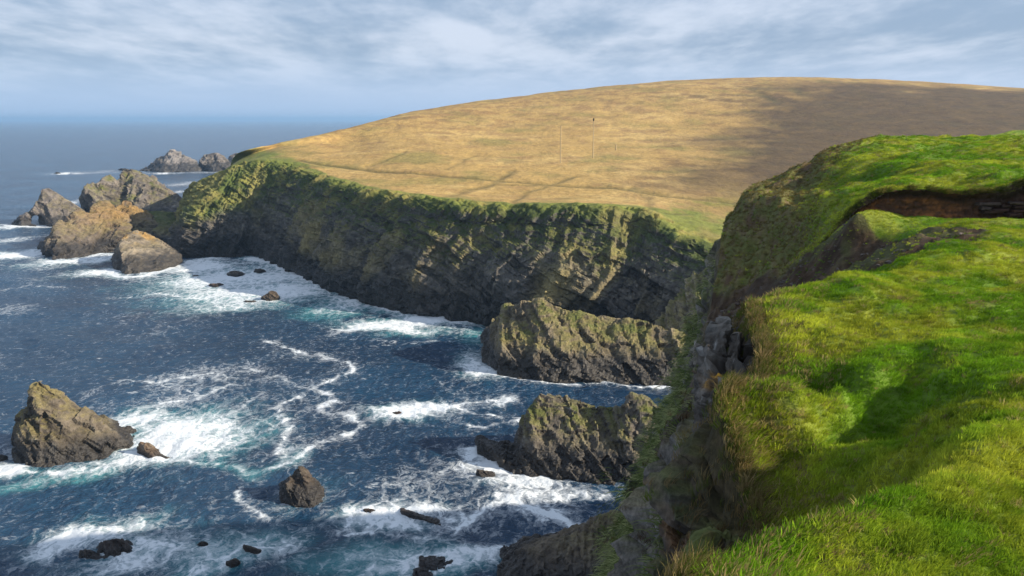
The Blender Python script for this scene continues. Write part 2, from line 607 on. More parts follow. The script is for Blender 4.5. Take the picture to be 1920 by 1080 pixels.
FOAM_BLOBS = [
    # left stack
    (325, 812, 95, 34, 1.0, 0.9), (310, 848, 105, 18, 1.0, 0.8), (430, 822, 80, 34, 0.42, 0.6), (10, 880, 40, 14, 0.9, 0.8), (60, 905, 60, 10, 0.3, 0.9),
    (250, 790, 60, 20, 0.75, 0.7), (170, 890, 40, 10, 0.3, 1.0), (430, 745, 150, 50, 0.13, 0.10), (520, 790, 70, 40, 0.12, 0.1),
    # bottom left
    (190, 1000, 105, 26, 0.72, 0.5), (110, 1020, 40, 30, 0.6, 0.5), (260, 1030, 110, 30, 0.6, 0.5), (230, 1065, 90, 18, 0.45, 0.4),
    (430, 1035, 120, 36, 0.55, 0.7), (520, 1030, 50, 25, 0.4, 0.4), (390, 1070, 60, 12, 0.45, 0.9),
    (565, 935, 60, 26, 0.40, 0.3), (690, 965, 75, 22, 0.85, 0.5), (745, 985, 60, 14, 0.62, 0.5), (800, 960, 80, 14, 0.5, 0.3), (865, 978, 40, 20, 0.35, 0.2),
    (700, 1045, 130, 28, 0.36, 0.8), (830, 1055, 90, 28, 0.72, 0.9), (720, 1070, 70, 14, 0.5, 1.0), (900, 1040, 60, 20, 0.4, 0.4),
    # open patches
    (765, 772, 82, 17, 1.0, 0.5), (820, 765, 60, 10, 0.5, 0.2), (950, 750, 36, 12, 0.62, 0.2),
    (900, 850, 50, 18, 0.6, 0.3), (960, 905, 60, 12, 0.6, 0.3), (900, 880, 60, 14, 0.45, 0.2), (1050, 930, 80, 14, 0.42, 0.1), (1120, 925, 60, 10, 0.35, 0.1),
    (888, 678, 34, 24, 0.6, 0.5), (915, 700, 40, 12, 0.7, 0.5), (905, 630, 35, 14, 0.3, 1.0),
    # bay under the far cliff
    (420, 522, 110, 22, 0.95, 0.8), (470, 550, 120, 18, 0.85, 0.9), (380, 500, 60, 12, 0.9, 0.6), (560, 545, 60, 20, 0.65, 1.0), (640, 578, 60, 14, 0.5, 1.0),
    (720, 608, 70, 9, 0.85, 0.9), (830, 600, 90, 8, 0.9, 1.0), (780, 622, 60, 9, 0.45, 0.9), (660, 560, 60, 10, 0.6, 0.9),
    (430, 575, 90, 10, 0.5, 0.6), (520, 520, 50, 12, 0.7, 0.8),
    # around the western rocks
    (30, 478, 60, 10, 0.95, 0.5), (110, 492, 60, 8, 0.7, 0.5), (190, 487, 40, 8, 0.8, 0.5), (190, 510, 60, 7, 0.8, 0.5), (60, 424, 70, 4, 1.0, 0.4), (20, 450, 40, 6, 0.45, 0.2),
    (145, 378, 18, 4, 1.0, 0.2), (165, 323, 65, 1.6, 1.0, 0.1), (330, 323, 80, 1.4, 1.0, 0.1), (345, 345, 40, 5, 0.5, 0.1), (342, 358, 12, 3, 0.8, 0.1),
]
FOAM_STREAKS = [
    ([(0, 884), (60, 884), (130, 887), (200, 874), (255, 862), (330, 868), (420, 872), (470, 892), (520, 875), (560, 852)], 1.2, 0.58, 0.5, 0.7),
    ([(560, 852), (610, 822), (668, 800), (640, 778), (615, 750), (603, 722), (652, 698), (656, 684), (600, 670), (545, 655), (505, 638)], 1.35, 0.50, 0.1, 0.8),
    ([(520, 850), (545, 800), (520, 770), (560, 745)], 1.0, 0.42), ([(300, 760), (370, 745), (440, 720), (520, 705)], 0.6, 0.36),
    ([(150, 750), (230, 715), (330, 712), (400, 700)], 1.0, 0.3), ([(380, 830), (430, 780), (500, 740)], 0.7, 0.36),
    ([(425, 925), (470, 960), (510, 978)], 0.7, 0.42), ([(480, 690), (560, 720), (610, 735)], 0.8, 0.35),
    ([(870, 768), (930, 780), (995, 787)], 0.6, 0.6), ([(850, 792), (900, 802), (950, 790), (1000, 793)], 0.7, 0.55), ([(860, 762), (905, 752), (960, 745)], 0.6, 0.5),
    ([(905, 835), (880, 840), (930, 870), (985, 895), (1040, 902)], 1.1, 0.75), ([(925, 930), (965, 942), (1010, 962), (1060, 985), (1076, 1000), (1062, 1016), (1010, 1022)], 0.9, 0.85),
    ([(860, 1000), (905, 955), (960, 940)], 0.6, 0.45), ([(880, 1030), (960, 1022), (1010, 1022)], 0.6, 0.6), ([(640, 1000), (720, 1000), (800, 1010)], 0.7, 0.4),
    ([(900, 680), (912, 697), (950, 709), (1010, 717), (1075, 720), (1130, 716), (1190, 721), (1290, 724)], 0.9, 0.8),
    ([(470, 484), (500, 492), (550, 512), (610, 535), (660, 556), (710, 576), (740, 584), (800, 592), (870, 598), (935, 606)], 2.0, 1.0, 0.8),
    ([(640, 620), (700, 612), (760, 612)], 1.4, 0.8), ([(700, 640), (780, 645), (850, 640)], 0.7, 0.35),
    ([(205, 512), (235, 520), (275, 517), (330, 500), (360, 490), (400, 484)], 1.8, 0.95, 0.5), ([(80, 485), (110, 494), (160, 484), (212, 475)], 1.6, 0.9, 0.4),
    ([(0, 420), (30, 426), (100, 426), (140, 424)], 1.2, 0.9), ([(0, 545), (60, 535), (130, 540)], 1.2, 0.35), ([(200, 560), (300, 552), (370, 560)], 1.2, 0.35),
    ([(100, 326), (180, 325), (270, 323)], 2.2, 0.9), ([(270, 325), (340, 325), (420, 323)], 2.2, 1.0),
]
build_sea()


# ================================================================== FAR HEADLAND: moorland hill and its sea cliff
def build_hill():
    # coast stations from west to east: base, brink, lower field, slope, skyline
    st = [
        (S(350, 440) + (-8, 30, 0), T(380, 352, 462), T(400, 340, 500), T(430, 318, 560), T(440, 316, 620)),
        (S(348, 474), T(398, 338, 432), T(425, 318, 455), T(455, 297, 480), T(470, 291, 500)),
        (S(420, 480), T(468, 304, 428), T(500, 289, 452), T(520, 278, 480), T(540, 274, 515)),
        (S(482, 480), T(545, 308, 414), T(570, 293, 440), T(585, 273, 480), T(600, 257, 535)),
        (S(540, 507), T(605, 332, 376), T(625, 308, 415), T(650, 272, 490), T(672, 237, 585)),
        (S(620, 535), T(682, 350, 340), T(705, 322, 385), T(735, 265, 490), T(760, 214, 660)),
        (S(705, 567), T(765, 363, 310), T(790, 335, 360), T(830, 262, 500), T(865, 195, 740)),
        (S(800, 590), T(868, 378, 289), T(890, 345, 345), T(940, 262, 515), T(985, 179, 810)),
        (S(930, 604), T(985, 384, 281), T(1010, 350, 340), T(1060, 255, 530), T(1120, 164, 870)),
        (S(1080, 628), T(1105, 384, 274), T(1130, 352, 335), T(1200, 250, 550), T(1290, 150, 905)),
        (S(1200, 645), T(1212, 396, 266), T(1260, 360, 325), T(1370, 248, 560), T(1470, 144.5, 930)),
        (S(1290, 665), T(1300, 436, 252), T(1380, 375, 315), T(1530, 252, 550), T(1650, 149, 930)),
        (S(1420, 690), T(1430, 462, 250), T(1500, 395, 305), T(1720, 262, 530), T(1840, 160, 910)),
        (S(1620, 720), T(1640, 480, 255), T(1720, 405, 305), T(1950, 275, 510), T(2080, 177, 880)),
        (S(1950, 740), T(1950, 500, 255), T(2050, 420, 300), T(2350, 295, 480), T(2450, 200, 840)),
    ]
    nst = len(st)
    net = []
    for b, br, h1, h2, sk in st:
        b = np.array(b)
        b[2] = 0
        top = br
        low = b * 0.90 + top * 0.10
        low[2] = top[2] * 0.27
        mid = b * 0.70 + top * 0.30
        mid[2] = top[2] * 0.55
        up = b * 0.34 + top * 0.66
        up[2] = top[2] * 0.82
        under = b + (b - top) * 0.08
        under[2] = -4
        away = unit((sk[0] - br[0], sk[1] - br[1], 0))
        back = sk + away * 260
        back[2] = sk[2] - 28
        back2 = sk + away * 800
        back2[2] = -8
        net.append([under, b, low, mid, up, top, h1, h2, sk, back, back2])
    net = np.array(net)
    # sample positions: columns along the coast, rows up the cliff and over the hill
    tc_ = np.concatenate([np.linspace(0, 1, 50)[:-1], np.linspace(1, 11, 640)[:-1], np.linspace(11, nst - 1, 70)])
    tr_ = np.concatenate([np.linspace(0, 1, 12)[:-1], np.linspace(1, 5, 190)[:-1], np.linspace(5, 6, 50)[:-1], np.linspace(6, 7, 70)[:-1], np.linspace(7, 8, 60)[:-1], np.linspace(8, 10, 16)])
    A = catmull(net, tc_)                     # cols x 11 x 3
    X = catmull(np.swapaxes(A, 0, 1), tr_)    # rows x cols x 3
    R, C = len(tr_), len(tc_)
    N = grid_normals(X)
    rr = np.repeat(tr_[:, None], C, 1)
    cc = np.repeat(tc_[None], R, 0)
    P, Nf, rf, cf = X.reshape(-1, 3), N.reshape(-1, 3), rr.ravel(), cc.ravel()
    cliff = sstep(0.2, 1.4, rf) * (1 - sstep(4.75, 5.25, rf))
    hill = sstep(5.0, 5.5, rf)
    # ribs and gullies run down the face, leaning with the bedding
    coast = np.interp(cf, np.arange(nst), np.concatenate([[0], np.cumsum(np.linalg.norm(np.diff(net[:, 3, :2], axis=0), axis=1))]))
    Q = np.stack([coast - 0.38 * P[:, 2], 0.12 * P[:, 2], 0.03 * P[:, 1]], 1)
    Q = Q + np.stack([9 * fbm(P, 1 / 28.0, 3, off=61), 0 * coast, 0 * coast], 1)
    rib = ridged(Q, 1 / 30.0, 3, 0.55, off=3.3)
    rib2 = ridged(Q, 1 / 9.0, 3, 0.55, off=8.8)
    big = fbm(Q, 1 / 60.0, 2, off=1.1)
    bed = (unit((0.62, 0.25, 0.74)), unit((0.75, -0.2, -0.6)), unit((0.2, 0.95, 0.1)))
    h, lay, _ = blocks(P, *bed, 2.6, 6.0, 6.0, 0.6)
    h2, lay2, _ = blocks(P, *bed, 0.9, 2.6, 2.6, 0.6, 4.0)
    vsl = sstep(2.0, 4.4, rf)                  # grassier and softer towards the brink
    seaward = np.stack([np.gradient(X[:, :, 1], axis=1), -np.gradient(X[:, :, 0], axis=1), np.zeros((R, C))], 2)[60]
    seaward /= np.linalg.norm(seaward, axis=1)[:, None]
    k_ = np.hanning(61)
    seaward = np.stack([np.convolve(np.pad(seaward[:, j], 30, mode='edge'), k_ / k_.sum(), 'valid') for j in range(3)], 1)
    if seaward[300] @ np.array((-0.6, -0.7, 0)) < 0:
        seaward = -seaward
    sw = np.repeat(seaward[None], R, 0).reshape(-1, 3)
    pl = sstep(0.2, 1.2, rf) * (1 - sstep(4.9, 5.9, rf))
    P = P + sw * (pl * ((3.2 + 5.0 * np.clip(fbm(Q, 1 / 75.0, 2, off=13) + 0.2, -0.3, 0.6)) * (rib - 0.25) + 7.0 * big + 1.5 * rib2 * (1 - 0.6 * sstep(4.4, 5, rf))))[:, None]
    d = cliff * (1.0 * rib2 + (1.0 * h + 0.55 * lay + 0.45 * h2) * (1 - 0.35 * vsl) + 1.3 * fbm(P, 0.16, 5, 0.58) + 0.7 * ridged(P * (1, 1, 0.5), 0.22, 3, off=6))
    und = 0.9 * fbm(P, 0.03, 3, off=4) + 0.35 * fbm(P, 0.12, 3, off=6)
    P2 = P + Nf * d[:, None]
    P2[:, 2] += hill * und
    edge = np.exp(-((rf - 5.0) / 0.22) ** 2)
    P2[:, 2] += edge * (0.9 * fbm(Q, 1 / 14.0, 3, off=2.0) - 0.9 * np.maximum(0, -rib))
    # a sea cave at the foot of the cliff
    for px, py, rad in ((1000, 560, 6.5), (1060, 540, 4.5), (1165, 600, 5)):
        cpt = T(px, py, 262 if px < 1100 else 250)
        dd = np.linalg.norm((P2 - cpt) * (1, 1, 1.1), axis=1)
        P2 -= Nf * (4.5 * np.exp(-(dd / rad) ** 2) * cliff)[:, None]
    # ditches and paths across the field
    ditches = [
        ([(560, 300), (640, 313), (720, 322), (850, 331), (960, 341), (1050, 347), (1150, 352), (1250, 368), (1380, 378)], 1.5, 0.9),
        ([(1052, 347), (920, 346), (868, 358), (840, 366)], 1.8, 0.7), ([(960, 320), (920, 345), (880, 353)], 1.5, 0.8), ([(760, 285), (720, 300), (690, 312)], 1.5, 0.5), ([(1080, 330), (1030, 345), (985, 360)], 1.4, 0.7),
        ([(985, 360), (960, 382)], 1.2, 0.6), ([(890, 290), (860, 303), (840, 318)], 1.3, 0.4),
        ([(1405, 165), (1430, 180), (1455, 192)], 3.5, 0.7), ([(1490, 165), (1505, 182)], 3.5, 0.4), ([(1210, 382), (1225, 394), (1290, 400)], 1.2, 0.5), ([(1180, 352), (1210, 372), (1212, 384)], 1.2, 0.5),
    ]
    from_px = []
    fit_idx = np.where(rf >= 5.0)[0]
    dpx = None
    ditch = np.zeros(len(P))
    # the field points nearest to each drawn ditch point give its place on the ground
    sub = fit_idx[::3]
    Pr = P2[sub] - (0, 0, CAM_H)
    dep = Pr[:, 1] * CP - Pr[:, 2] * SP
    upv = Pr[:, 1] * SP + Pr[:, 2] * CP
    sx, sy = CX + FPX * Pr[:, 0] / dep, CY - FPX * upv / dep
    front = rf[sub] <= 8.0
    hx, hy, hp = sx[front], sy[front], P2[sub][front]

    def field_point(px, py):
        k = np.argmin((hx - px) ** 2 + (2.5 * (hy - py)) ** 2)
        return hp[k]
    for pts, wd, s_ in ditches:
        L = np.array([field_point(*p)[:2] for p in pts])
        dd = polydist(P2[fit_idx][:, :2] + 2.0 * np.stack([fbm(P2[fit_idx], 0.05, 2), fbm(P2[fit_idx], 0.05, 2, off=9)], 1), L)
        ditch[fit_idx] = np.maximum(ditch[fit_idx], s_ * np.exp(-(dd / (wd * 1.5)) ** 2))
    P2[:, 2] -= ditch * 0.7
    X2 = P2.reshape(R, C, 3)
    N2 = grid_normals(X2).reshape(-1, 3)
    # --- colours of the ground, with cloud shade and sunlight painted in
    a, b, c_ = fbm(P2, 0.018, 4, off=2), fbm(P2, 0.07, 4, off=5), fbm(P2 * (1, 0.45, 1), 0.2, 3, off=7)
    straw = np.array((0.385, 0.250, 0.082))
    pale = np.array((0.49, 0.335, 0.122))
    rust = np.array((0.245, 0.140, 0.055))
    heath_cloud_shade = np.array((0.058, 0.037, 0.019))
    olive = np.array((0.185, 0.165, 0.045))
    green = np.array((0.130, 0.160, 0.026))
    fieldc = lerp(np.tile(straw, (len(P), 1)), pale, sstep(-0.1, 0.45, a + 0.5 * c_))
    fieldc = lerp(fieldc, rust, 0.55 * sstep(-0.02, 0.40, b + 0.45 * a + 0.25 * c_))
    fieldc = lerp(fieldc, olive, 0.62 * sstep(0.0, 0.40, fbm(P2, 0.03, 3, off=15) + 0.2 * c_))
    rise = sstep(6.4, 7.9, rf)
    fieldc = lerp(fieldc, rust * 0.9, 0.62 * rise * sstep(-0.2, 0.3, b + c_))
    # cloud shadow over the heathery eastern shoulder, painted into its colour
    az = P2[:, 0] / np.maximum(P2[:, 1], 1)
    cloudm = sstep(-0.04, 0.10, (az - 0.21) * 1.0 + 0.10 * a + 0.05 * b + 0.35 * (7.0 - rf) * 0.18) * sstep(5.6, 6.4, rf) * (1 - sstep(7.62, 7.86, rf + 0.12 * b + 0.25 * a - 0.6 * np.clip(az - 0.42, 0, 0.3)))
    fieldc = lerp(fieldc, heath_cloud_shade * 1.0, 0.90 * cloudm * (0.94 + 0.06 * sstep(-0.3, 0.2, c_)))
    fieldc = lerp(fieldc, heath_cloud_shade * 2.5, 0.22 * sstep(0.18, 0.42, fbm(P2 * (1, 0.5, 1), 0.05, 4, off=41)) * sstep(5.5, 6.2, rf))
    # green margin along the brink, widest at the two ends
    wdth = np.interp(cf, [0, 1, 2, 3, 4, 6, 8, 9, 10, 10.6, 12, 14], [4.0, 3.4, 1.3, 0.45, 0.22, 0.16, 0.16, 0.20, 0.55, 0.85, 0.9, 1])
    gm = 1 - sstep(5 + wdth * 0.7, 5 + wdth * 1.3, rf + 0.3 * wdth * (b + c_))
    gcol = lerp(np.tile(green, (len(P), 1)), olive, sstep(-0.1, 0.35, b + 0.6 * c_))
    fieldc = lerp(fieldc, gcol, 0.9 * gm)
    fieldc = lerp(fieldc, np.array((0.055, 0.055, 0.018)), np.clip(ditch, 0, 1) * 0.68)
    # cliff: turf on the gentler upper slopes, rock on the ribs, wet black foot
    rock, wet = rock_color(P2, N2, lay, lay2, lichen=0.22, wet_h=7.5, seed=2.0, base=(0.085, 0.076, 0.066))
    hgt = np.clip((rf - 1) / 4, 0, 1)
    turfy = sstep(-0.12, 0.22, 1.25 * (hgt - 0.50) + 0.55 * (N2[:, 2] - 0.40) + 0.40 * b + 0.28 * a - 0.16 * rib - 0.10 * rib2)
    west = 1 - sstep(1.5, 4.0, cf)
    turfy = np.clip(turfy + 0.85 * west * sstep(0.28, 0.55, hgt + 0.25 * b), 0, 1)
    turf = lerp(np.tile(np.array((0.050, 0.066, 0.017)), (len(P), 1)), np.array((0.135, 0.128, 0.036)), sstep(-0.15, 0.4, c_ + 0.6 * b))
    turf = lerp(turf, turf * np.array((1.5, 1.5, 1.25)), west)  # western turf brightened in its colour to look sunlit
    cl = lerp(rock, turf, turfy * (1 - wet))
    spur = sstep(0.35, 0.75, rib) * sstep(0.15, 0.3, hgt) * (1 - 0.5 * turfy)
    cl = lerp(cl, np.array((0.255, 0.205, 0.085)), 0.78 * spur * sstep(-0.15, 0.2, a + 0.5 * b))  # sunlight on the ribs, painted in as pale yellow over the lichened rock
    onhill = sstep(4.55, 4.95, rf + 0.30 * b + 0.25 * c_)
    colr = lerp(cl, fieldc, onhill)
    me = mesh_from('hill', P2, grid_faces(R, C), True)
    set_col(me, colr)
    set_f(me, wet * (1 - onhill), 'wet')
    set_f(me, 1 - onhill, 'rocky')
    rowf = np.repeat(np.arange(R - 1), C - 1)
    me.polygons.foreach_set('use_smooth', tr_[rowf] > 4.7)
    o = link('hill', me, M_hill)
    tag(o, 'long straw coloured moorland hill ending in dark green sea cliffs', 'hill', kind='structure')
    return field_point


field_point = build_hill()

# ================================================================== NEAR HEADLAND: grassy cliff top
BANK = [(13.0, 38.6, 0.0), (13.9, 37.6, 0.05), (14.5, 37.3, 0.55), (15.3, 37.0, 0.90), (17.6, 36.6, 1.05), (19.6, 36.2, 1.25), (21.6, 35.4, 2.05), (25, 34.6, 2.1), (40, 33, 1.6), (90, 30, 1.0)]
bank_x = np.array([b[0] for b in BANK])
bank_y = np.array([b[1] for b in BANK])
bank_h = np.array([b[2] for b in BANK])


def bank_step(x, y):
    by = np.interp(x, bank_x, bank_y)
    bh = np.interp(x, bank_x, bank_h, left=0.0)
    return bh * sstep(-0.10, 0.12, y - by), y - by, bh


def top_controls():
    pts = []

    def g(px, py, zr):
        pts.append(G(px, py, zr))

    def t(px, py, D):
        pts.append(T(px, py, D))

    def up(px, py, D):
        p = T(px, py, D)
        p[2] -= np.interp(p[0], bank_x, bank_h, left=0.0)
        pts.append(p)

    def raw(x, y, zr):
        pts.append(np.array((x, y, CAM_H + zr)))
    # lit turf in front of the hollow
    for q in ((1900, 1000, -3.45), (1700, 1060, -3.5), (1500, 1060, -3.55), (1330, 1075, -3.6), (1900, 900, -3.5), (1900, 780, -3.55), (1900, 680, -3.65), (1900, 590, -3.7), (1900, 520, -3.78), (1900, 470, -3.82), (1900, 430, -3.85)):
        g(*q)
    rim = [G(1420, 1028, -3.62), G(1500, 1000, -3.48), G(1590, 962, -3.40), G(1660, 925, -3.32), G(1740, 875, -3.30), G(1795, 825, -3.32), G(1815, 760, -3.45), G(1760, 690, -3.72)]
    for p in rim:
        pts.append(p)
        pts.append(p + np.array((0.28, -0.30, 0.05)))
    for p, dr in zip(rim[:-1], (2.0, 2.15, 2.15, 2.05, 1.85, 1.5, 0.9)):
        pts.append(p + np.array((-0.42, 0.5, -dr * 0.75)))
        pts.append(p + np.array((-0.85, 0.95, -dr)))
    # far wall of the hollow and the crest behind it
    for q in ((1560, 850, 12.2), (1440, 900, 11.4), (1480, 955, 10.4), (1640, 800, 12.7), (1710, 745, 13.3), (1560, 765, 13.2), (1430, 830, 12.0), (1620, 870, 11.6), (1700, 810, 12.2)):
        t(*q)
    for q in ((1640, 676, -3.72), (1580, 700, -3.78), (1500, 738, -3.9), (1420, 766, -4.02), (1375, 785, -4.15), (1740, 660, -3.78)):
        g(*q)
    for q in ((1620, 640, -3.95), (1540, 668, -4.1), (1470, 700, -4.25), (1440, 740, -4.22), (1700, 620, -3.85), (1800, 620, -3.78)):
        g(*q)
    # left slope of the turf and its crest
    for q in ((1495, 547, -3.78), (1532, 612, -3.86), (1560, 640, -3.92), (1560, 560, -3.78), (1700, 540, -3.78), (1640, 590, -3.82), (1780, 500, -3.8), (1680, 515, -3.8)):
        g(*q)
    for q in ((1440, 600, 17.6), (1470, 650, 15.6), (1450, 560, 19.6), (1415, 640, 16.4)):
        t(*q)
    # edge of the scar, dropping beyond into the scree bowl
    scar = [(1512, 541, -3.8), (1560, 531, -3.8), (1610, 524, -3.8), (1680, 490, -3.8), (1740, 468, -3.83), (1792, 446, -3.86)]
    for q, dr in zip(scar, (2.3, 2.1, 1.9, 1.3, 0.9, 0.25)):
        p = G(*q)
        pts.append(p)
        pts.append(p + np.array((-0.35, 0.55, -dr * 0.6)))
        pts.append(p + np.array((-0.9, 1.4, -dr)))
    for q in ((1480, 560, 33), (1600, 520, 32), (1700, 480, 31.5), (1560, 482, 36), (1630, 452, 35.2), (1700, 440, 34.2), (1740, 440, 32.5)):
        t(*q)
    for q in ((1600, 412, -4.0), (1700, 412, -4.02), (1800, 412, -4.0), (1900, 414, -3.95), (1800, 432, -3.9)):
        g(*q)
    t(1580, 425, 36.8)
    # upper field behind the bank
    for q in ((1600, 378, 39.2), (1750, 352, 38.6), (1900, 339, 38), (1700, 330, 45), (1900, 308, 46), (1640, 300, 54), (1800, 285, 56), (1720, 262, 67), (1900, 261, 68), (1600, 268, 64), (1850, 262, 74)):
        up(*q)
    # the nose: a tussocky slope falling to the cliff
    for q in ((1450, 400, 51), (1500, 350, 55), (1545, 375, 45), (1440, 480, 46), (1500, 430, 43.5), (1400, 440, 50), (1400, 540, 44), (1460, 520, 40), (1365, 402, 55), (1400, 357, 58), (1480, 321, 61), (1540, 291, 63)):
        up(*q)
    # ground out of view
    for q in ((0.0, 0.0, -1.9), (6, -2, -1.9), (12, 2, -2.4), (30, 5, -2.8), (60, 5, -2.6), (30, 20, -3.6), (60, 20, -3.2), (60, 60, -2.2), (100, 60, -3), (60, 90, -3), (100, 110, -6), (40, 84, -2.6), (110, 5, -2), (25, 28, -3.8), (-2, -8, -2), (20, -8, -2)):
        raw(*q)
    return np.array(pts)


LIP = np.array([  # y, x of the cliff's lip
    (-6, -1.6), (0, -0.6), (3, 0.3), (5.2, 0.9), (6.6, T(1290, 1078, 6.6)[0]), (7.4, 1.95), (8.2, 2.35), (8.8, T(1475, 1000, 8.8)[0]), (9.6, T(1455, 960, 9.6)[0]), (10.4, T(1425, 905, 10.4)[0]), (11.3, T(1395, 850, 11.3)[0]),
    (12.2, T(1350, 795, 12.2)[0]), (13.0, T(1368, 750, 13)[0]), (14.4, T(1428, 695, 14.4)[0]), (15.4, T(1432, 662, 15.4)[0]), (17.3, T(1412, 612, 17.3)[0]), (19.2, T(1400, 577, 19.2)[0]), (20.8, T(1425, 566, 20.8)[0]), (22.5, 6.5),
    (25, 7.0), (30, 7.6), (36, 8.5), (42, T(1325, 635, 42)[0]), (45, T(1335, 580, 45)[0]), (48, T(1345, 520, 48)[0]), (51, T(1352, 470, 51)[0]), (55, T(1361, 402, 55)[0]), (58, T(1400, 357, 58)[0]), (61, T(1480, 321, 61)[0]),
    (63.5, T(1540, 290, 63.5)[0]), (66, T(1610, 266, 66)[0]), (72, T(1740, 260, 72)[0]), (80, 44), (90, 75), (100, 130), (104, 160)])


def build_near():
    ctl = top_controls()
    # joints where controls nearly coincide are thinned
    keep = []
    for p in ctl:
        if all((p[0] - k[0]) ** 2 + (p[1] - k[1]) ** 2 > 0.02 for k in keep):
            keep.append(p)
    ctl = np.array(keep)
    fit = tps_fit(ctl[:, :2], ctl[:, 2], 0.02)
    ys = [-5.0]
    while ys[-1] < 103:
        y = ys[-1]
        st = max(0.06, 0.0072 * abs(y)) if y > 3 else 0.25
        if 33 < y < 39.5:
            st = 0.085
        ys.append(y + st)
    ys = np.array(ys)
    R = len(ys)
    lipx = np.interp(ys, LIP[:, 0], LIP[:, 1])
    ker = np.hanning(7)
    ker /= ker.sum()
    lipx = np.convolve(np.pad(lipx, 3, mode='edge'), ker, 'valid')
    # across: from far inland to the lip, then down the cliff
    nt = 300
    s = np.geomspace(0.02, 1.0, nt) - 0.02
    s = (s / s.max())[::-1]
    width = np.interp(ys, [-5, 5, 20, 40, 70, 103], [60, 60, 70, 90, 110, 100])
    sc_ = np.interp(ys, [0, 10, 40, 70], [1.0, 1.0, 1.5, 1.8])
    Xt = lipx[:, None] + width[:, None] * s[None] ** 1.25
    Yt = np.repeat(ys[:, None], nt, 1)
    q = np.stack([Xt.ravel(), Yt.ravel()], 1)
    Zt = tps_eval(fit, q)
    stp, dbank, bh = bank_step(q[:, 0], q[:, 1])
    Zt = Zt + stp
    P = np.stack([q[:, 0], q[:, 1], Zt], 1)
    flat = P * (1, 1, 0)
    inl = (Xt - lipx[:, None]).ravel()
    ramp_in = sstep(0.0, 0.8, inl)
    hum = 0.30 * fbm(flat * (0.75, 1, 1), 0.42, 3, off=3) + 0.19 * fbm(flat * (0.8, 1, 1), 1.3, 3, off=6) + 0.022 * fbm(flat, 5.0, 2, off=9)
    sz = np.interp(P[:, 1], [5, 12, 30, 60], [0.75, 1.0, 1.35, 1.9])
    edge_x = np.interp(P[:, 1], [36, 42, 46, 52, 58, 64, 70], [13.5, 15.0, 16.6, 18.6, 21.5, 25.0, 31])
    nose = sstep(37, 41, P[:, 1]) * (1 - sstep(-2.0, 1.5, P[:, 0] - edge_x))
    scl = np.array([T(*p_)[:2] for p_ in ((1750, 461, 31), (1640, 482, 32.3), (1540, 522, 34), (1450, 568, 36), (1370, 625, 38), (1330, 650, 40))])
    scd = polydist(P[:, :2], scl) / np.interp(P[:, 0], [8, 10, 13, 17], [6.5, 6.0, 3.6, 1.7])
    bowl = sstep(0.25, 1.2, CAM_H - 3.85 - Zt) * sstep(20.5, 22.5, P[:, 1]) * (1 - sstep(38, 42, P[:, 1]))
    calm = 1 - 0.75 * (np.exp(-((dbank + 1.2) / 1.6) ** 2)) * (P[:, 0] > 12.5)
    P[:, 2] += sz * hum * calm * (0.4 + 0.6 * ramp_in) + nose * (0.85 * (1 - 0.6 * sstep(54, 60, P[:, 1])) * (-0.42 + ridged(np.stack([0.75 * P[:, 0] - 0.6 * P[:, 1], 0.35 * (0.6 * P[:, 0] + 0.75 * P[:, 1]), 0 * P[:, 0]], 1), 0.42, 4, off=4)) + 0.3 * fbm(flat, 0.9, 4, off=2)) + np.maximum(bowl, 1 - sstep(0.7, 1.1, scd)) * (0.30 * fbm(flat, 0.9, 4, off=5) + 0.22 * ridged(flat, 1.6, 4, off=8) - 0.1)
    Xg = P.reshape(R, nt, 3)
    # cliff rows: outward step and drop below the lip
    nc = 270
    u = np.linspace(0, 1, nc + 1)[1:] ** 1.6
    lip = Xg[:, -1]
    zl = lip[:, 2]
    depth = u[None] * (zl + 4)[:, None]
    # profile: (drop, seaward offset) differs along the coast
    yk = np.array([-6, 5, 8, 9.5, 12, 14, 18, 21, 30, 42, 50, 58, 66, 104])
    prof_d = np.array([0, 1.0, 3.0, 6.0, 12.0, 22.0, 40.0, 64.0])
    prof = np.array([
        [0, 0.1, 0.3, 0.7, 2.0, 5.0, 8.0, 12], [0, 0.1, 0.3, 0.7, 2.0, 5.0, 8.0, 12], [0, 0.1, 0.3, 0.6, 1.6, 4, 8.0, 12], [0, 0.25, 0.5, 0.8, 1.6, 4.0, 8.0, 12],
        [0, 0.30, 0.6, 1.1, 2.0, 4.5, 8.0, 12], [0, 0.5, 1.0, 1.6, 2.6, 5.0, 8.5, 12], [0, 0.6, 1.3, 1.9, 3.0, 5.5, 8.5, 12], [0, 0.8, 1.6, 2.4, 3.6, 6.0, 9, 12],
        [0, 0.5, 1.4, 2.4, 4.0, 7.0, 10, 13], [0, 0.3, 0.8, 1.4, 2.8, 5.0, 8, 12], [0, 0.15, 0.5, 1.0, 2.6, 5.0, 8, 12], [0, 0.15, 0.5, 1.0, 2.6, 5.0, 8, 12], [0, 0.5, 1, 2, 4, 8, 12, 16], [0, 0.5, 1, 2, 4, 8, 12, 16]])
    off = np.zeros((R, nc))
    pr = np.stack([np.interp(ys, yk, prof[:, k]) for k in range(len(prof_d))], 1)
    for i in range(R):
        off[i] = np.interp(depth[i], prof_d, pr[i])
    Xc = np.stack([lip[:, :1] - off, np.repeat(ys[:, None], nc, 1), zl[:, None] - depth], 2)
    X = np.concatenate([Xg, Xc], 1)
    C = X.shape[1]
    N = grid_normals(X)
    if N[R // 2, 40, 2] < 0:
        N = -N
    P = X.reshape(-1, 3)
    Nf = N.reshape(-1, 3)
    oncl = np.zeros((R, C))
    oncl[:, nt:] = 1
    dlip = np.zeros((R, C))
    dlip[:, nt:] = depth
    oncl, dlip = oncl.ravel(), dlip.ravel()
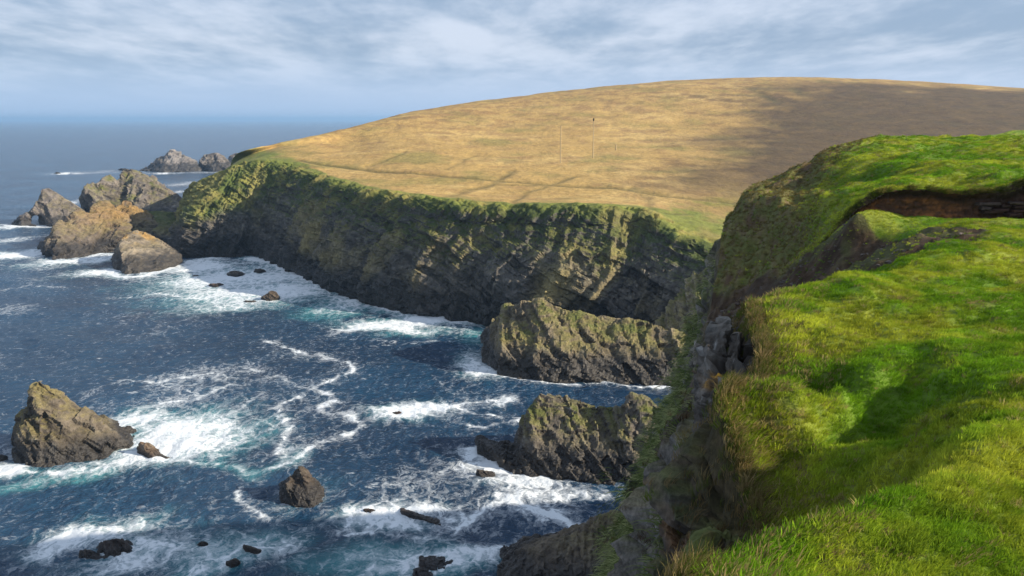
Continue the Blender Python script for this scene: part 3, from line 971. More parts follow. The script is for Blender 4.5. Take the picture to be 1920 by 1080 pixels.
    bed = (unit((0.45, -0.55, 0.70)), unit((0.2, 0.9, 0.3)), unit((0.9, 0.2, -0.45)))
    h, lay, _ = blocks(P, *bed, 0.9, 2.2, 2.6, 0.5, 1.0)
    h2, lay2, _ = blocks(P, *bed, 0.30, 0.75, 0.8, 0.5, 3.0)
    h3, lay3, _ = blocks(P, *bed, 0.16, 0.34, 0.4, 0.5, 6.0)
    grow = sstep(0.1, 1.6, dlip)
    far = 0.45 + 0.55 * sstep(1.0, 8, dlip)
    Qv = np.stack([P[:, 0] * 0.5, P[:, 1], P[:, 2] * 0.28], 1)
    gul = ridged(Qv, 0.30, 3, off=7.7)
    d = oncl * grow * far * (0.62 * h + 0.30 * lay + 0.46 * h2 + 0.24 * lay2 + 0.15 * h3 + 0.5 * fbm(P, 0.28, 4, off=2) + 0.9 * (gul - 0.35) + 0.45 * fbm(P, 1.1, 4, off=5) + 0.5 * (ridged(P * (1, 1, 0.4), 0.9, 3, off=12) - 0.3) - 0.40)
    P2 = P + Nf * d[:, None]
    # dark clefts beside the rock pillar and under the hollow
    for (x, y, z0, z1, wd, dp) in ((4.4, 16.2, 56, 50.5, 0.35, 1.3), (3.2, 13.1, 55.2, 51.5, 0.35, 0.9), (2.6, 9.6, 55.6, 46, 0.9, 1.2)):
        wz = sstep(z0, z0 - 0.8, P[:, 2]) * sstep(z1 - 3, z1, P[:, 2]) if False else (sstep(z1 - 2, z1, P[:, 2]) * (1 - sstep(z0 - 0.6, z0, P[:, 2])))
        P2[:, 0] += oncl * dp * np.exp(-((P[:, 1] - y) / wd) ** 2) * wz
    X2 = P2.reshape(R, C, 3)
    N2 = grid_normals(X2).reshape(-1, 3)
    if N2.reshape(R, C, 3)[R // 2, 40, 2] < 0:
        N2 = -N2
    # --- ground colours
    a, b, c_ = fbm(P2, 0.25, 3, off=3), fbm(P2, 0.9, 4, off=7), fbm(P2, 3.2, 3, off=11)
    grass = lerp(np.tile(np.array((0.095, 0.165, 0.012)), (len(P), 1)), np.array((0.190, 0.220, 0.022)), sstep(-0.25, 0.35, a + 0.7 * b))
    grass = lerp(grass, np.array((0.055, 0.090, 0.012)), 0.6 * sstep(0.1, 0.5, c_ + 0.6 * b))
    grass = lerp(grass, np.array((0.175, 0.135, 0.045)), 0.35 * sstep(0.2, 0.5, b - 0.3 * a))
    tuss = lerp(np.tile(np.array((0.090, 0.088, 0.024)), (len(P), 1)), np.array((0.165, 0.130, 0.052)), sstep(-0.2, 0.4, b + 0.6 * c_))
    earth = lerp(np.tile(np.array((0.070, 0.042, 0.022)), (len(P), 1)), np.array((0.150, 0.095, 0.055)), sstep(-0.1, 0.4, b + 0.7 * c_))
    yy, inl2 = P2[:, 1], np.concatenate([(Xt - lipx[:, None]), np.zeros((R, nc))], 1).ravel()
    edge_x = np.interp(yy, [36, 42, 46, 52, 58, 64, 70], [13.5, 15.0, 16.6, 18.6, 21.5, 25.0, 31])
    nosem = sstep(37, 40, yy) * (1 - sstep(-2.2, 1.2, P2[:, 0] - edge_x + 2.2 * a + 1.4 * b))
    top = lerp(grass, tuss, 0.9 * nosem)
    top = lerp(top, earth * 0.7, nosem * sstep(0.0, 0.30, 0.8 * b + 0.5 * c_ + 0.5 * (0.75 - N2[:, 2])))
    lean = (1 - sstep(0.3, 1.6, inl2 + 0.6 * b + 0.5 * a)) * (yy < 24)
    top = lerp(top, tuss, 0.75 * lean)
    zr = P2[:, 2] - CAM_H
    bowlm = np.concatenate([(1 - sstep(0.75, 1.15, scd.reshape(R, nt))), np.zeros((R, nc))], 1).ravel()
    bowlm = np.clip(bowlm + 0.6 * (sstep(0.6, 1.2, -3.9 - zr) * sstep(21, 23, yy) * (1 - sstep(30, 33, yy))), 0, 1)
    bowlm = sstep(0.35, 0.6, bowlm + 0.5 * b + 0.25 * c_)
    scree = lerp(earth * 0.62, np.array((0.070, 0.075, 0.020)), 0.85 * sstep(0.0, 0.35, a + 0.7 * b))
    top = lerp(top, scree, bowlm)
    bsel = (np.abs(np.concatenate([dbank.reshape(R, nt), np.full((R, nc), 9.0)], 1).ravel()) < 0.16) & (P2[:, 0] > 13.2)
    top[bsel] = earth[bsel] * 0.8
    rockc, wet = rock_color(P2, N2, lay, lay2, lichen=0.30, wet_h=5.0, seed=6.0, base=(0.085, 0.074, 0.062))
    rockc = rockc * np.clip(0.45 + 1.2 * (ridged(P2 * (1, 1, 0.45), 1.3, 4, off=31) + 0.15) + 0.5 * h2 + 0.4 * h3, 0.15, 2.3)[:, None]
    white = sstep(0.28, 0.42, fbm(P2, 1.6, 4, off=21)) * (yy < 24)
    rockc = lerp(rockc, np.array((0.36, 0.35, 0.33)), 0.6 * white)
    vegl = sstep(-0.15, 0.25, 0.5 * a + 0.4 * b + 0.6 * (N2[:, 2] - 0.25) + 0.38 * sstep(2.5, 7, dlip) - 0.10 - 0.30 * (np.exp(-((yy - 16) / 3.0) ** 2)))
    veg = lerp(np.tile(np.array((0.050, 0.068, 0.018)), (len(P), 1)), np.array((0.120, 0.140, 0.045)), sstep(-0.2, 0.4, b + c_))
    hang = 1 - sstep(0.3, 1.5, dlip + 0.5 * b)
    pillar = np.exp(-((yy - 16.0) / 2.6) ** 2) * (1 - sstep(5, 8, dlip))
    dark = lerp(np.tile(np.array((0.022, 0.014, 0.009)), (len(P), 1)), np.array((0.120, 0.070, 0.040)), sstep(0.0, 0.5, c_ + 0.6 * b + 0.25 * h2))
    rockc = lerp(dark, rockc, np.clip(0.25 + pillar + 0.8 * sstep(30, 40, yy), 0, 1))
    vegl = np.clip(vegl * (0.35 + 0.65 * sstep(-0.35, 0.15, c_ + 0.5 * h2)), 0, 1)
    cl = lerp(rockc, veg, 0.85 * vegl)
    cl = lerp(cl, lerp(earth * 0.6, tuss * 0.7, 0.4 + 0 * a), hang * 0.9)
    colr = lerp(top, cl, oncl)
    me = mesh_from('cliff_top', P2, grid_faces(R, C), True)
    # make the sheet face outwards
    set_col(me, colr)
    set_f(me, wet * oncl, 'wet')
    set_f(me, oncl, 'rocky')
    colf = np.tile(np.arange(C - 1), R - 1)
    me.polygons.foreach_set('use_smooth', colf < nt + 2)
    o = link('cliff_top', me, M_near)
    tag(o, 'bright green grassy cliff top in the foreground dropping to dark cliffs', 'cliff', kind='structure')
    return dict(R=R, C=C, nt=nt, X=X2, N=N2.reshape(R, C, 3), nosem=nosem.reshape(R, C), bowlm=bowlm.reshape(R, C), dlip=dlip.reshape(R, C), lean=lean.reshape(R, C), inl=inl2.reshape(R, C), veg=vegl.reshape(R, C),
                b=b.reshape(R, C), a=a.reshape(R, C), dbank=np.concatenate([dbank.reshape(R, nt), np.full((R, nc), 9.0)], 1))


near = build_near()

# ================================================================== ROCKS IN AND BESIDE THE SEA
def at(px, py, base, dd=0.0):
    """point seen at a pixel, standing dd metres behind the depth of a waterline point"""
    return T(px, py, base[1] + dd)


def skirt(base_pts, depth, drop=3.0):
    """front waterline points, their copies behind, and both again below the water"""
    f = [np.array(p) for p in base_pts]
    m = len(f)
    out = []
    for k, p in enumerate(f):
        away = unit((p[0], p[1], 0))
        shape = 0.55 + 0.45 * math.sin(math.pi * (k + 0.5) / m)
        bp = p + away * depth * shape
        for q in (p, bp):
            out.append(q)
            out.append(q - np.array((0, 0, drop)))
    return out


# --- the big leaning pyramid on the left
b0 = S(110, 874)
build_rock('sea_stack', [
    skirt([S(25, 862), S(60, 875), (S(110, 876)), S(160, 868)], 15) + [at(74, 708, b0, 7.5), at(45, 758, b0, 5), at(36, 800, b0, 3), at(150, 776, b0, 7.5)],
    skirt([S(110, 876), S(200, 858), S(254, 835)], 11) + [at(80, 722, b0, 8), at(150, 772, b0, 8), at(200, 806, b0, 8), at(238, 826, b0, 8)],
    skirt([S(40, 866), S(75, 877)], 10) + [at(48, 764, b0, 4), at(64, 732, b0, 6), at(78, 760, b0, 4)],
], 0.30, 13, M_rock, 'tall pointed brown sea stack sloping down to the right', 'sea stack', seed=1.3,
    colkw=dict(lichen=0.55, wet_h=2.0, base=(0.098, 0.080, 0.060)))
build_rock('skerry', [
    skirt([S(258, 850), S(285, 862), S(302, 858)], 4) + [at(262, 828, S(285, 862), 2), at(280, 832, S(285, 862), 2), at(292, 848, S(285, 862), 1)],
    skirt([S(295, 858), S(326, 863)], 1.5) + [at(300, 852, S(300, 860), 1), at(315, 857, S(310, 861), .5)],
    skirt([S(268, 834), S(314, 826)], 1.5) + [at(275, 826, S(275, 833), .5), at(312, 823, S(312, 826), .5)],
], 0.18, 4.5, M_rock, 'low reddish brown rock in white foam at the tall stack\'s right foot', 'rock', seed=2.1, colkw=dict(lichen=0.2, wet_h=0.25, base=(0.12, 0.082, 0.055)))
# --- the small cone
b1 = S(566, 950)
build_rock('sea_stack', [
    skirt([S(525, 935), S(545, 948), S(585, 951), S(607, 942)], 8) + [at(563, 876, b1, 4), at(571, 879, b1, 4), at(532, 908, b1, 3), at(588, 894, b1, 4), at(600, 916, b1, 3.6)],
    skirt([S(526, 938), S(550, 949)], 5) + [at(535, 905, b1, 2), at(548, 898, b1, 3)],
], 0.2, 7, M_rock, 'small dark cone shaped sea stack with brown top in open water', 'sea stack', seed=3.7,
    colkw=dict(lichen=0.28, wet_h=1.8, base=(0.066, 0.052, 0.041)))


def low_rock(label, pts, h, size, seed, name='rock', base=(0.085, 0.068, 0.056), depth=None, group=None, cat='rock', far=1.0, lichen=0.05):
    """pts: (waterline px, py) list left to right; h: list of crest pixels"""
    ps = [S(*p) for p in pts]
    wd = np.linalg.norm(ps[-1] - ps[0])
    dp = depth or wd * 0.5
    bm_ = ps[len(ps) // 2]
    hl = skirt(ps, dp, 1.5) + [at(*q, bm_, dp * 0.35) for q in h] + [at(q[0], q[1], bm_, dp * 0.6) - np.array((0, 0, 0.2)) for q in h]
    return build_rock(name, [hl], max(0.07, wd / 46), size, M_rock, label, cat, group, seed, colkw=dict(lichen=lichen, wet_h=0.3 * far, base=base))


build_rock('rock', [
    skirt([S(182, 1040), S(205, 1050), S(240, 1045), S(254, 1032)], 4) + [at(195, 1015, S(205, 1048), 1.6), at(212, 1009, S(205, 1048), 2), at(228, 1012, S(205, 1048), 2), at(246, 1026, S(205, 1048), 2)],
    skirt([S(150, 1048), S(180, 1054), S(212, 1053)], 2) + [at(151, 1030, S(180, 1052), 1), at(165, 1031, S(180, 1052), 1), at(190, 1040, S(180, 1052), 1)],
], 0.12, 4, M_rock, 'broad dark hump of rock with a low step on its left, ringed by foam', 'rock', seed=4.4, colkw=dict(lichen=0.05, wet_h=0.3, base=(0.075, 0.06, 0.052)))
low_rock('small round dark rock between the foam ring and the wedge shaped rock', [(368, 1026), (378, 1030), (392, 1026)], [(374, 1016), (382, 1014), (388, 1017)], 1.6, 5.1)
low_rock('sharp wedge shaped dark rock pointing left in the foam', [(456, 1036), (472, 1046), (494, 1038)], [(457, 1020), (466, 1024), (484, 1032)], 2.2, 5.6)
low_rock('tiny dark rock tip beside the wedge shaped rock', [(445, 1042), (454, 1043)], [(448, 1037), (452, 1038)], 0.8, 6.1)
low_rock('dark rounded rock nearest the bottom edge in swirling foam', [(420, 1062), (432, 1068), (452, 1062)], [(428, 1053), (440, 1047), (448, 1050)], 2.0, 6.6)
low_rock('small brown rock in front of white surf left of the long ledge', [(677, 962), (692, 968), (716, 967)], [(683, 955), (697, 953), (708, 959)], 2.2, 7.1, base=(0.10, 0.062, 0.04))
low_rock('long narrow dark rock ledge slanting down to the right', [(750, 960), (775, 973), (826, 984)], [(753, 957), (775, 961), (800, 967), (824, 977)], 2.4, 7.9, depth=2.2, base=(0.085, 0.06, 0.045))
build_rock('rock', [
    skirt([S(786, 1064), S(810, 1070), S(836, 1066)], 4) + [at(787, 1050, S(810, 1068), 1), at(806, 1047, S(810, 1068), 2), at(824, 1050, S(810, 1068), 2)],
    skirt([S(775, 1084), S(795, 1086), S(812, 1080)], 3) + [at(780, 1068, S(795, 1084), 1), at(795, 1070, S(795, 1084), 1.5)],
    skirt([S(825, 1060), S(848, 1058)], 1.4) + [at(832, 1054, S(832, 1059), .6), at(845, 1056, S(845, 1058), .5)],
], 0.12, 3.6, M_rock, 'jagged dark rock cut by the bottom edge beside turquoise water', 'rock', seed=8.4, colkw=dict(lichen=0.05, wet_h=0.3, base=(0.08, 0.06, 0.05)))
low_rock('dark low rock just off the toe of the second rocky spur', [(893, 893), (905, 896), (928, 891)], [(894, 880), (905, 882), (920, 886)], 2.4, 9.2)
low_rock('reddish rock awash in the middle of a white foam patch', [(733, 778), (745, 780), (758, 778)], [(738, 772), (748, 771), (754, 774)], 1.8, 9.7, base=(0.13, 0.055, 0.035))
low_rock('dark rock at the left edge of the photo level with the tall stack', [(-14, 860), (2, 862), (14, 859)], [(-8, 852), (4, 853), (10, 855)], 1.8, 10.3)
# --- skerries in the bay below the far cliff
low_rock('largest rock in the bay, a dark hump in white surf', [(489, 562), (502, 566), (523, 560)], [(492, 556), (508, 545), (516, 546), (522, 553)], 5, 11.3, base=(0.10, 0.075, 0.055))
low_rock('flat dark rock in the bay, left one of the pair nearest the western knoll', [(425, 516), (440, 520), (462, 516)], [(430, 510), (440, 506), (452, 511)], 5, 11.9)
low_rock('small dark rock in the bay, right one of the pair nearest the western knoll', [(475, 510), (485, 512), (498, 509)], [(480, 504), (488, 503), (494, 506)], 4, 12.3)
low_rock('low reddish rock barely above the surf left of the bay\'s largest rock', [(390, 536), (405, 539), (420, 535)], [(395, 532), (410, 531)], 4, 12.8, base=(0.11, 0.075, 0.06))
low_rock('flat brown ledge in the bay below and left of its largest rock', [(456, 568), (468, 570), (482, 567)], [(460, 563), (474, 563)], 4, 13.1, base=(0.11, 0.075, 0.06))
low_rock('faint rock tip awash in the surf in front of the pale slab', [(358, 520), (366, 521), (374, 519)], [(362, 516), (370, 516)], 3, 13.4)

# --- the western rocks
LEAN = (unit((0.50, -0.35, 0.79)), unit((0.80, 0.30, -0.52)), unit((0.1, 0.95, 0.25)))
bs = S(262, 513)
build_rock('slab_rock', [
    skirt([S(211, 503), S(226, 513), S(262, 515), S(303, 504), S(338, 490)], 44) + [at(222, 462, bs, 14), at(236, 438, bs, 26), at(262, 432, bs, 34), at(290, 446, bs, 34), at(338, 484, bs, 20), at(226, 480, bs, 6)],
], 0.8, 22, M_farrock, 'pale tilted rock slab with dark left side, nearest of the western rocks', 'rock', seed=14.2, bed=LEAN,
    colkw=dict(lichen=0.35, orange=0.18, wet_h=4.5, base=(0.170, 0.140, 0.105)), disp=0.9)
bm0 = S(150, 482)
build_rock('lichen_rock', [
    skirt([S(84, 478), S(100, 487), S(150, 483)], 40) + [at(86, 458, bm0, 4), at(104, 424, bm0, 12), at(112, 412, bm0, 18), at(150, 440, bm0, 14)],
    skirt([S(110, 486), S(165, 479), S(200, 472)], 55) + [at(118, 424, bm0, 14), at(138, 396, bm0, 30), at(150, 393, bm0, 34), at(196, 428, bm0, 24)],
    skirt([S(150, 482), S(200, 473), S(235, 466)], 70) + [at(158, 410, bm0, 26), at(180, 381, bm0, 50), at(200, 380, bm0, 58), at(252, 420, bm0, 34), at(236, 440, bm0, 20)],
    skirt([S(190, 474), S(235, 466), S(290, 460)], 70) + [at(205, 398, bm0, 50), at(232, 377, bm0, 62), at(270, 392, bm0, 66), at(312, 432, bm0, 50), at(300, 446, bm0, 24)],
    skirt([S(76, 470), S(100, 482)], 18) + [at(82, 450, bm0, 8), at(98, 446, bm0, 6)],
], 0.8, 26, M_farrock, 'broad rock mass with bright orange lichen on its crest', 'rock', seed=15.1, bed=LEAN, disp=1.25,
    colkw=dict(lichen=0.45, orange=0.0, wet_h=4.5, base=(0.105, 0.085, 0.068)),
    colfn=lambda P, N, c: lerp(c, np.array((0.285, 0.165, 0.052)), 0.80 * np.exp(-((np.abs(P[:, 0] - T(228, 410, 425)[0]) / 15) ** 2) - ((P[:, 2] - 17.5) / 5.5) ** 2) * sstep(-0.25, 0.1, fbm(P, 0.15, 4, off=3) + 0.3 * N[:, 2])))
bb = S(250, 412)
build_rock('rock_islet', [
    skirt([S(155, 405), S(180, 410), S(215, 412)], 50) + [at(156, 352, bb, 10), at(168, 341, bb, 18), at(176, 339, bb, 22), at(205, 372, bb, 20)],
    skirt([S(170, 410), S(220, 413), S(250, 412)], 60) + [at(180, 342, bb, 20), at(198, 328, bb, 32), at(212, 331, bb, 34), at(240, 372, bb, 24)],
    skirt([S(205, 412), S(250, 413), S(345, 408)], 70) + [at(222, 332, bb, 36), at(238, 316, bb, 44), at(262, 318, bb, 48), at(304, 344, bb, 44), at(352, 382, bb, 26), at(268, 352, bb, 22)],
], 0.9, 32, M_farrock, 'big jagged grey islet behind the orange lichen rock', 'rock', seed=16.6, bed=LEAN,
    disp=1.2, colkw=dict(lichen=0.38, green=0.06, wet_h=4, base=(0.125, 0.107, 0.092)))
build_rock('saddle_rock', [
    skirt([S(270, 452), S(320, 462), S(356, 470)], 60) + [at(262, 398, bm0, 72), at(300, 392, bm0, 80), at(340, 402, bm0, 66), at(352, 420, bm0, 50), at(345, 445, bm0, 20), at(290, 440, bm0, 30)],
    skirt([S(325, 470), S(352, 474)], 16) + [at(330, 452, S(340, 472), 8), at(348, 450, S(340, 472), 8)],
], 0.9, 22, M_farrock, 'low yellow green saddle of rock joining the islets to the hill', 'rock', seed=17.3, bed=LEAN,
    colkw=dict(lichen=0.75, green=0.62, wet_h=4, base=(0.125, 0.10, 0.075)))
bk = S(420, 480)
build_rock('grassy_knoll', [
    skirt([S(355, 473), S(400, 480), S(470, 482)], 46) + [at(362, 450, bk, 6), at(376, 432, bk, 14), at(402, 416, bk, 22), at(430, 420, bk, 26), at(462, 446, bk, 20), at(478, 470, bk, 8)],
], 0.8, 18, M_farrock, 'small knoll with yellow green turf at the foot of the hill', 'rock', seed=18.2,
    colkw=dict(lichen=0.6, green=0.80, wet_h=3.6, base=(0.125, 0.105, 0.085)))
# natural arch: a leaning block and a thin leg with daylight between
ba = S(100, 424)
build_rock('sea_arch', [
    skirt([S(74, 420), S(100, 426), S(150, 424), S(172, 418)], 34) + [at(76, 396, ba, 4), at(70, 378, ba, 10), at(78, 352, ba, 14), at(92, 352, ba, 18), at(118, 370, ba, 18), at(160, 396, ba, 14)],
    [at(72, 376, ba, 6), at(82, 380, ba, 6), at(82, 402, ba, 3), at(66, 388, ba, 4), at(56, 397, ba, 4), at(55, 404, ba, 3), at(72, 378, ba, 18), at(82, 380, ba, 20), at(82, 402, ba, 18), at(66, 388, ba, 16), at(56, 397, ba, 14), at(55, 404, ba, 13)],
    skirt([S(21, 421), S(36, 424), S(55, 423)], 13) + [at(38, 405, ba, 4), at(52, 398, ba, 5), at(58, 398, ba, 5), at(56, 406, ba, 4)],
    skirt([S(55, 424), S(68, 424)], 6) + [at(60, 419, ba, 2), at(65, 420, ba, 2)],
], 0.75, 20, M_farrock, 'leaning grey rock with a natural arch through its left leg', 'sea arch', seed=19.4, bed=LEAN, disp=0.7,
    colkw=dict(lichen=0.34, wet_h=4, base=(0.150, 0.128, 0.112)))
# far stacks
bf_ = S(330, 322)
build_rock('sea_stack', [
    skirt([S(270, 321), S(300, 323), S(376, 322)], 60) + [at(289, 307, bf_, 12), at(300, 295, bf_, 18), at(322, 283, bf_, 22), at(338, 284, bf_, 26), at(366, 304, bf_, 20)],
    skirt([S(262, 321), S(292, 322)], 30) + [at(272, 315, bf_, 8), at(290, 312, bf_, 8)],
], 2.2, 52, M_farrock, 'distant grey stack, left and largest of the far group', 'sea stack', seed=20.5, bed=LEAN, colkw=dict(lichen=0.1, wet_h=8, base=(0.15, 0.133, 0.122)))
build_rock('sea_stack', [
    skirt([S(372, 320), S(400, 322), S(440, 321)], 60) + [at(378, 300, bf_, 16), at(388, 287, bf_, 22), at(412, 288, bf_, 24), at(428, 297, bf_, 24)],
], 2.2, 46, M_farrock, 'distant grey stack right of the largest one, partly behind the hill', 'sea stack', seed=21.5, bed=LEAN, colkw=dict(lichen=0.15, wet_h=8, base=(0.15, 0.13, 0.115)))
build_rock('sea_stack', [
    skirt([S(425, 312), S(450, 313), S(480, 312)], 60) + [at(432, 290, S(450, 312), 20), at(442, 285, S(450, 312), 24), at(456, 288, S(450, 312), 24)],
], 2.2, 40, M_farrock, 'farthest dark stack just showing above the edge of the hill', 'sea stack', seed=22.5, bed=LEAN, colkw=dict(lichen=0.1, wet_h=8, base=(0.14, 0.12, 0.11)))
low_rock('low dark rock in the distant line of surf, right of the tiny one', [(222, 319), (232, 320), (242, 319)], [(226, 315.5), (236, 315.8)], 9, 23.1, far=8)
low_rock('tiny dark rock in the distant line of surf, alone on the left', [(102, 325.5), (108, 326), (114, 325.5)], [(106, 322.5), (110, 323)], 7, 23.6, far=6)

# ================================================================== SPURS OF ROCK BELOW THE CLIFFS
M_spur = M_rock
SPB = (unit((0.42, -0.42, 0.80)), unit((0.85, 0.25, -0.45)), unit((0.15, 0.95, 0.25)))


def st(bp, rp, dd, bd):
    b = S(*bp)
    return (b, T(rp[0], rp[1], b[1] + dd), bd)


build_rock('rock_spur', massif([
    st((906, 676), (938, 584), 8, 26), st((932, 706), (958, 568), 13, 26), st((1010, 717), (1012, 564), 15, 30), st((1085, 719), (1082, 581), 15, 30), st((1150, 717), (1140, 593), 14, 28), st((1225, 720), (1206, 600), 13, 28), st((1310, 724), (1268, 622), 12, 28), st((1390, 726), (1350, 650), 12, 28)], 3.0),
    0.42, 17, M_spur, 'long rocky spur with tilted golden strata, farther of the two below the cliff', 'rock spur', seed=25.3, bed=SPB, disp=1.15,
    colkw=dict(lichen=0.60, green=0.22, wet_h=3.8, base=(0.120, 0.098, 0.068)))
build_rock('rock_buttress', massif([
    st((1222, 690), (1232, 596), 14, 18), st((1262, 700), (1262, 556), 20, 22), st((1300, 705), (1306, 512), 25, 26), st((1345, 710), (1352, 468), 28, 30), st((1420, 715), (1440, 440), 30, 34)], 4.0),
    0.42, 17, M_spur, 'steep rock buttress with golden upright strata rising behind the farther spur', 'rock buttress', seed=26.7, disp=1.25, bed=(unit((0.80, -0.30, 0.50)), unit((0.35, 0.55, 0.75)), unit((0.2, 0.95, -0.25))),
    colkw=dict(lichen=0.66, green=0.15, wet_h=3.0, base=(0.185, 0.155, 0.105)))
build_rock('rock_spur', massif([
    st((962, 882), (986, 786), 5, 16), st((985, 890), (1012, 736), 9, 18), st((1040, 894), (1062, 742), 10, 20), st((1090, 902), (1112, 760), 10, 20), st((1150, 908), (1166, 764), 10, 20), st((1185, 912), (1182, 742), 10, 20), st((1215, 914), (1206, 742), 10, 20), st((1250, 918), (1232, 764), 10, 20), st((1300, 925), (1290, 780), 10, 20)], 2.2)
    + [skirt([S(898, 846), S(920, 862), S(958, 880), S(985, 888)], 9) + [at(900, 828, S(930, 866), 2), at(916, 830, S(930, 866), 3), at(950, 838, S(930, 866), 4), at(978, 830, S(930, 866), 5)],
       skirt([S(1160, 910), S(1200, 914)], 9) + [at(1186, 738, S(1190, 912), 10), at(1204, 740, S(1190, 912), 10), at(1212, 762, S(1190, 912), 9)],
       skirt([S(1225, 915), S(1255, 918)], 9) + [at(1234, 752, S(1240, 916), 9), at(1248, 764, S(1240, 916), 9)]],
    0.30, 12, M_spur, 'jagged grey green rock spur with a low toe, nearer of the two', 'rock spur', seed=27.9, bed=SPB, disp=1.15,
    colkw=dict(lichen=0.50, green=0.36, wet_h=2.8, base=(0.100, 0.086, 0.070)))
build_rock('rock_spur', massif([
    st((938, 1090), (948, 1062), 1.5, 9), st((955, 1100), (976, 1040), 4, 12), st((990, 1105), (1020, 1016), 6, 14), st((1040, 1112), (1076, 1000), 8, 16), st((1100, 1118), (1112, 976), 10, 18), st((1150, 1120), (1155, 954), 12, 18), st((1200, 1120), (1196, 964), 12, 18), st((1260, 1120), (1260, 985), 12, 18)], 2.0),
    0.24, 9, M_spur, 'rugged brown rocks at the bottom edge against the near cliff', 'rock spur', seed=28.8, bed=SPB, disp=1.2,
    colkw=dict(lichen=0.52, green=0.3, wet_h=1.5, base=(0.110, 0.088, 0.066)))

def bulge(pts, dx, sh=(0, 0, 0)):
    pts = [np.array(p) + np.array(sh) for p in pts]
    return pts + [p + np.array((dx, 0.3, -0.1)) for p in pts]


build_rock('rock_pillar', [
    bulge([T(1294, 735, 16.6), T(1300, 690, 16.8), T(1330, 655, 16.9), T(1345, 690, 16.2), T(1345, 760, 15.6), T(1318, 800, 15.6), T(1306, 780, 16.0)], 1.3),
    bulge([T(1318, 795, 15.6), T(1345, 770, 15.4), T(1345, 850, 14.4), T(1328, 840, 14.8)], 1.1),
    bulge([T(1352, 648, 16.9), T(1396, 628, 17.2), T(1398, 700, 16.0), T(1372, 765, 14.9), T(1352, 720, 15.8)], 1.2),
    bulge([T(1306, 672, 18.2), T(1345, 622, 18.6), T(1385, 605, 19.0), T(1380, 660, 18.0), T(1330, 690, 17.8)], 1.2),
], 0.055, 2.6, M_near, 'grey lichen spotted rock pillar below the near turf edge', 'rock', seed=33.3, disp=2.4,
    bed=(unit((0.85, -0.35, 0.25)), unit((0.2, 0.5, 0.85)), unit((0.25, 0.9, -0.3))), colkw=dict(lichen=0.0, wet_h=-5, base=(0.062, 0.052, 0.043)),
    colfn=lambda P, N, c: lerp(lerp(c, np.array((0.30, 0.285, 0.26)), 0.75 * sstep(0.24, 0.38, fbm(P, 1.9, 4, off=21))), np.array((0.50, 0.25, 0.02)),
                               np.clip(1.3 * np.exp(-np.linalg.norm(P - T(1330, 702, 16.2), axis=1) ** 2 / 0.045) * (0.55 + 2.2 * fbm(P, 5.0, 3)), 0, 1)))
build_rock('rock_ledge', [
    bulge([T(1300, 860, 15.0), T(1360, 850, 13.6), T(1370, 930, 12.4), T(1320, 960, 12.8), T(1295, 910, 14.0)], 0.9, (-0.25, 0.1, -0.45)),
    bulge([T(1340, 900, 12.4), T(1420, 930, 10.6), T(1430, 1000, 9.6), T(1350, 1020, 10.4)], 0.8, (-0.55, 0.2, -0.75)),
], 0.05, 2.2, M_near, 'dark broken ledge of rock under the overhanging dry grass', 'rock', seed=35.1, disp=2.4,
    bed=(unit((0.45, -0.55, 0.70)), unit((0.2, 0.9, 0.3)), unit((0.9, 0.2, -0.45))), colkw=dict(lichen=0.1, wet_h=-5, base=(0.058, 0.044, 0.033)),
    colfn=lambda P, N, c: lerp(lerp(c * np.clip(0.35 + 1.3 * (ridged(P, 2.2, 4, off=2) + 0.2), 0.15, 2.2)[:, None], np.array((0.10, 0.115, 0.030)), 0.85 * sstep(0.0, 0.22, fbm(P * (1, 1, 0.5), 1.6, 4, off=12) + 0.25 * N[:, 2])),
                               np.array((0.16, 0.085, 0.04)), 0.8 * sstep(0.12, 0.3, fbm(P, 2.3, 4, off=44))))

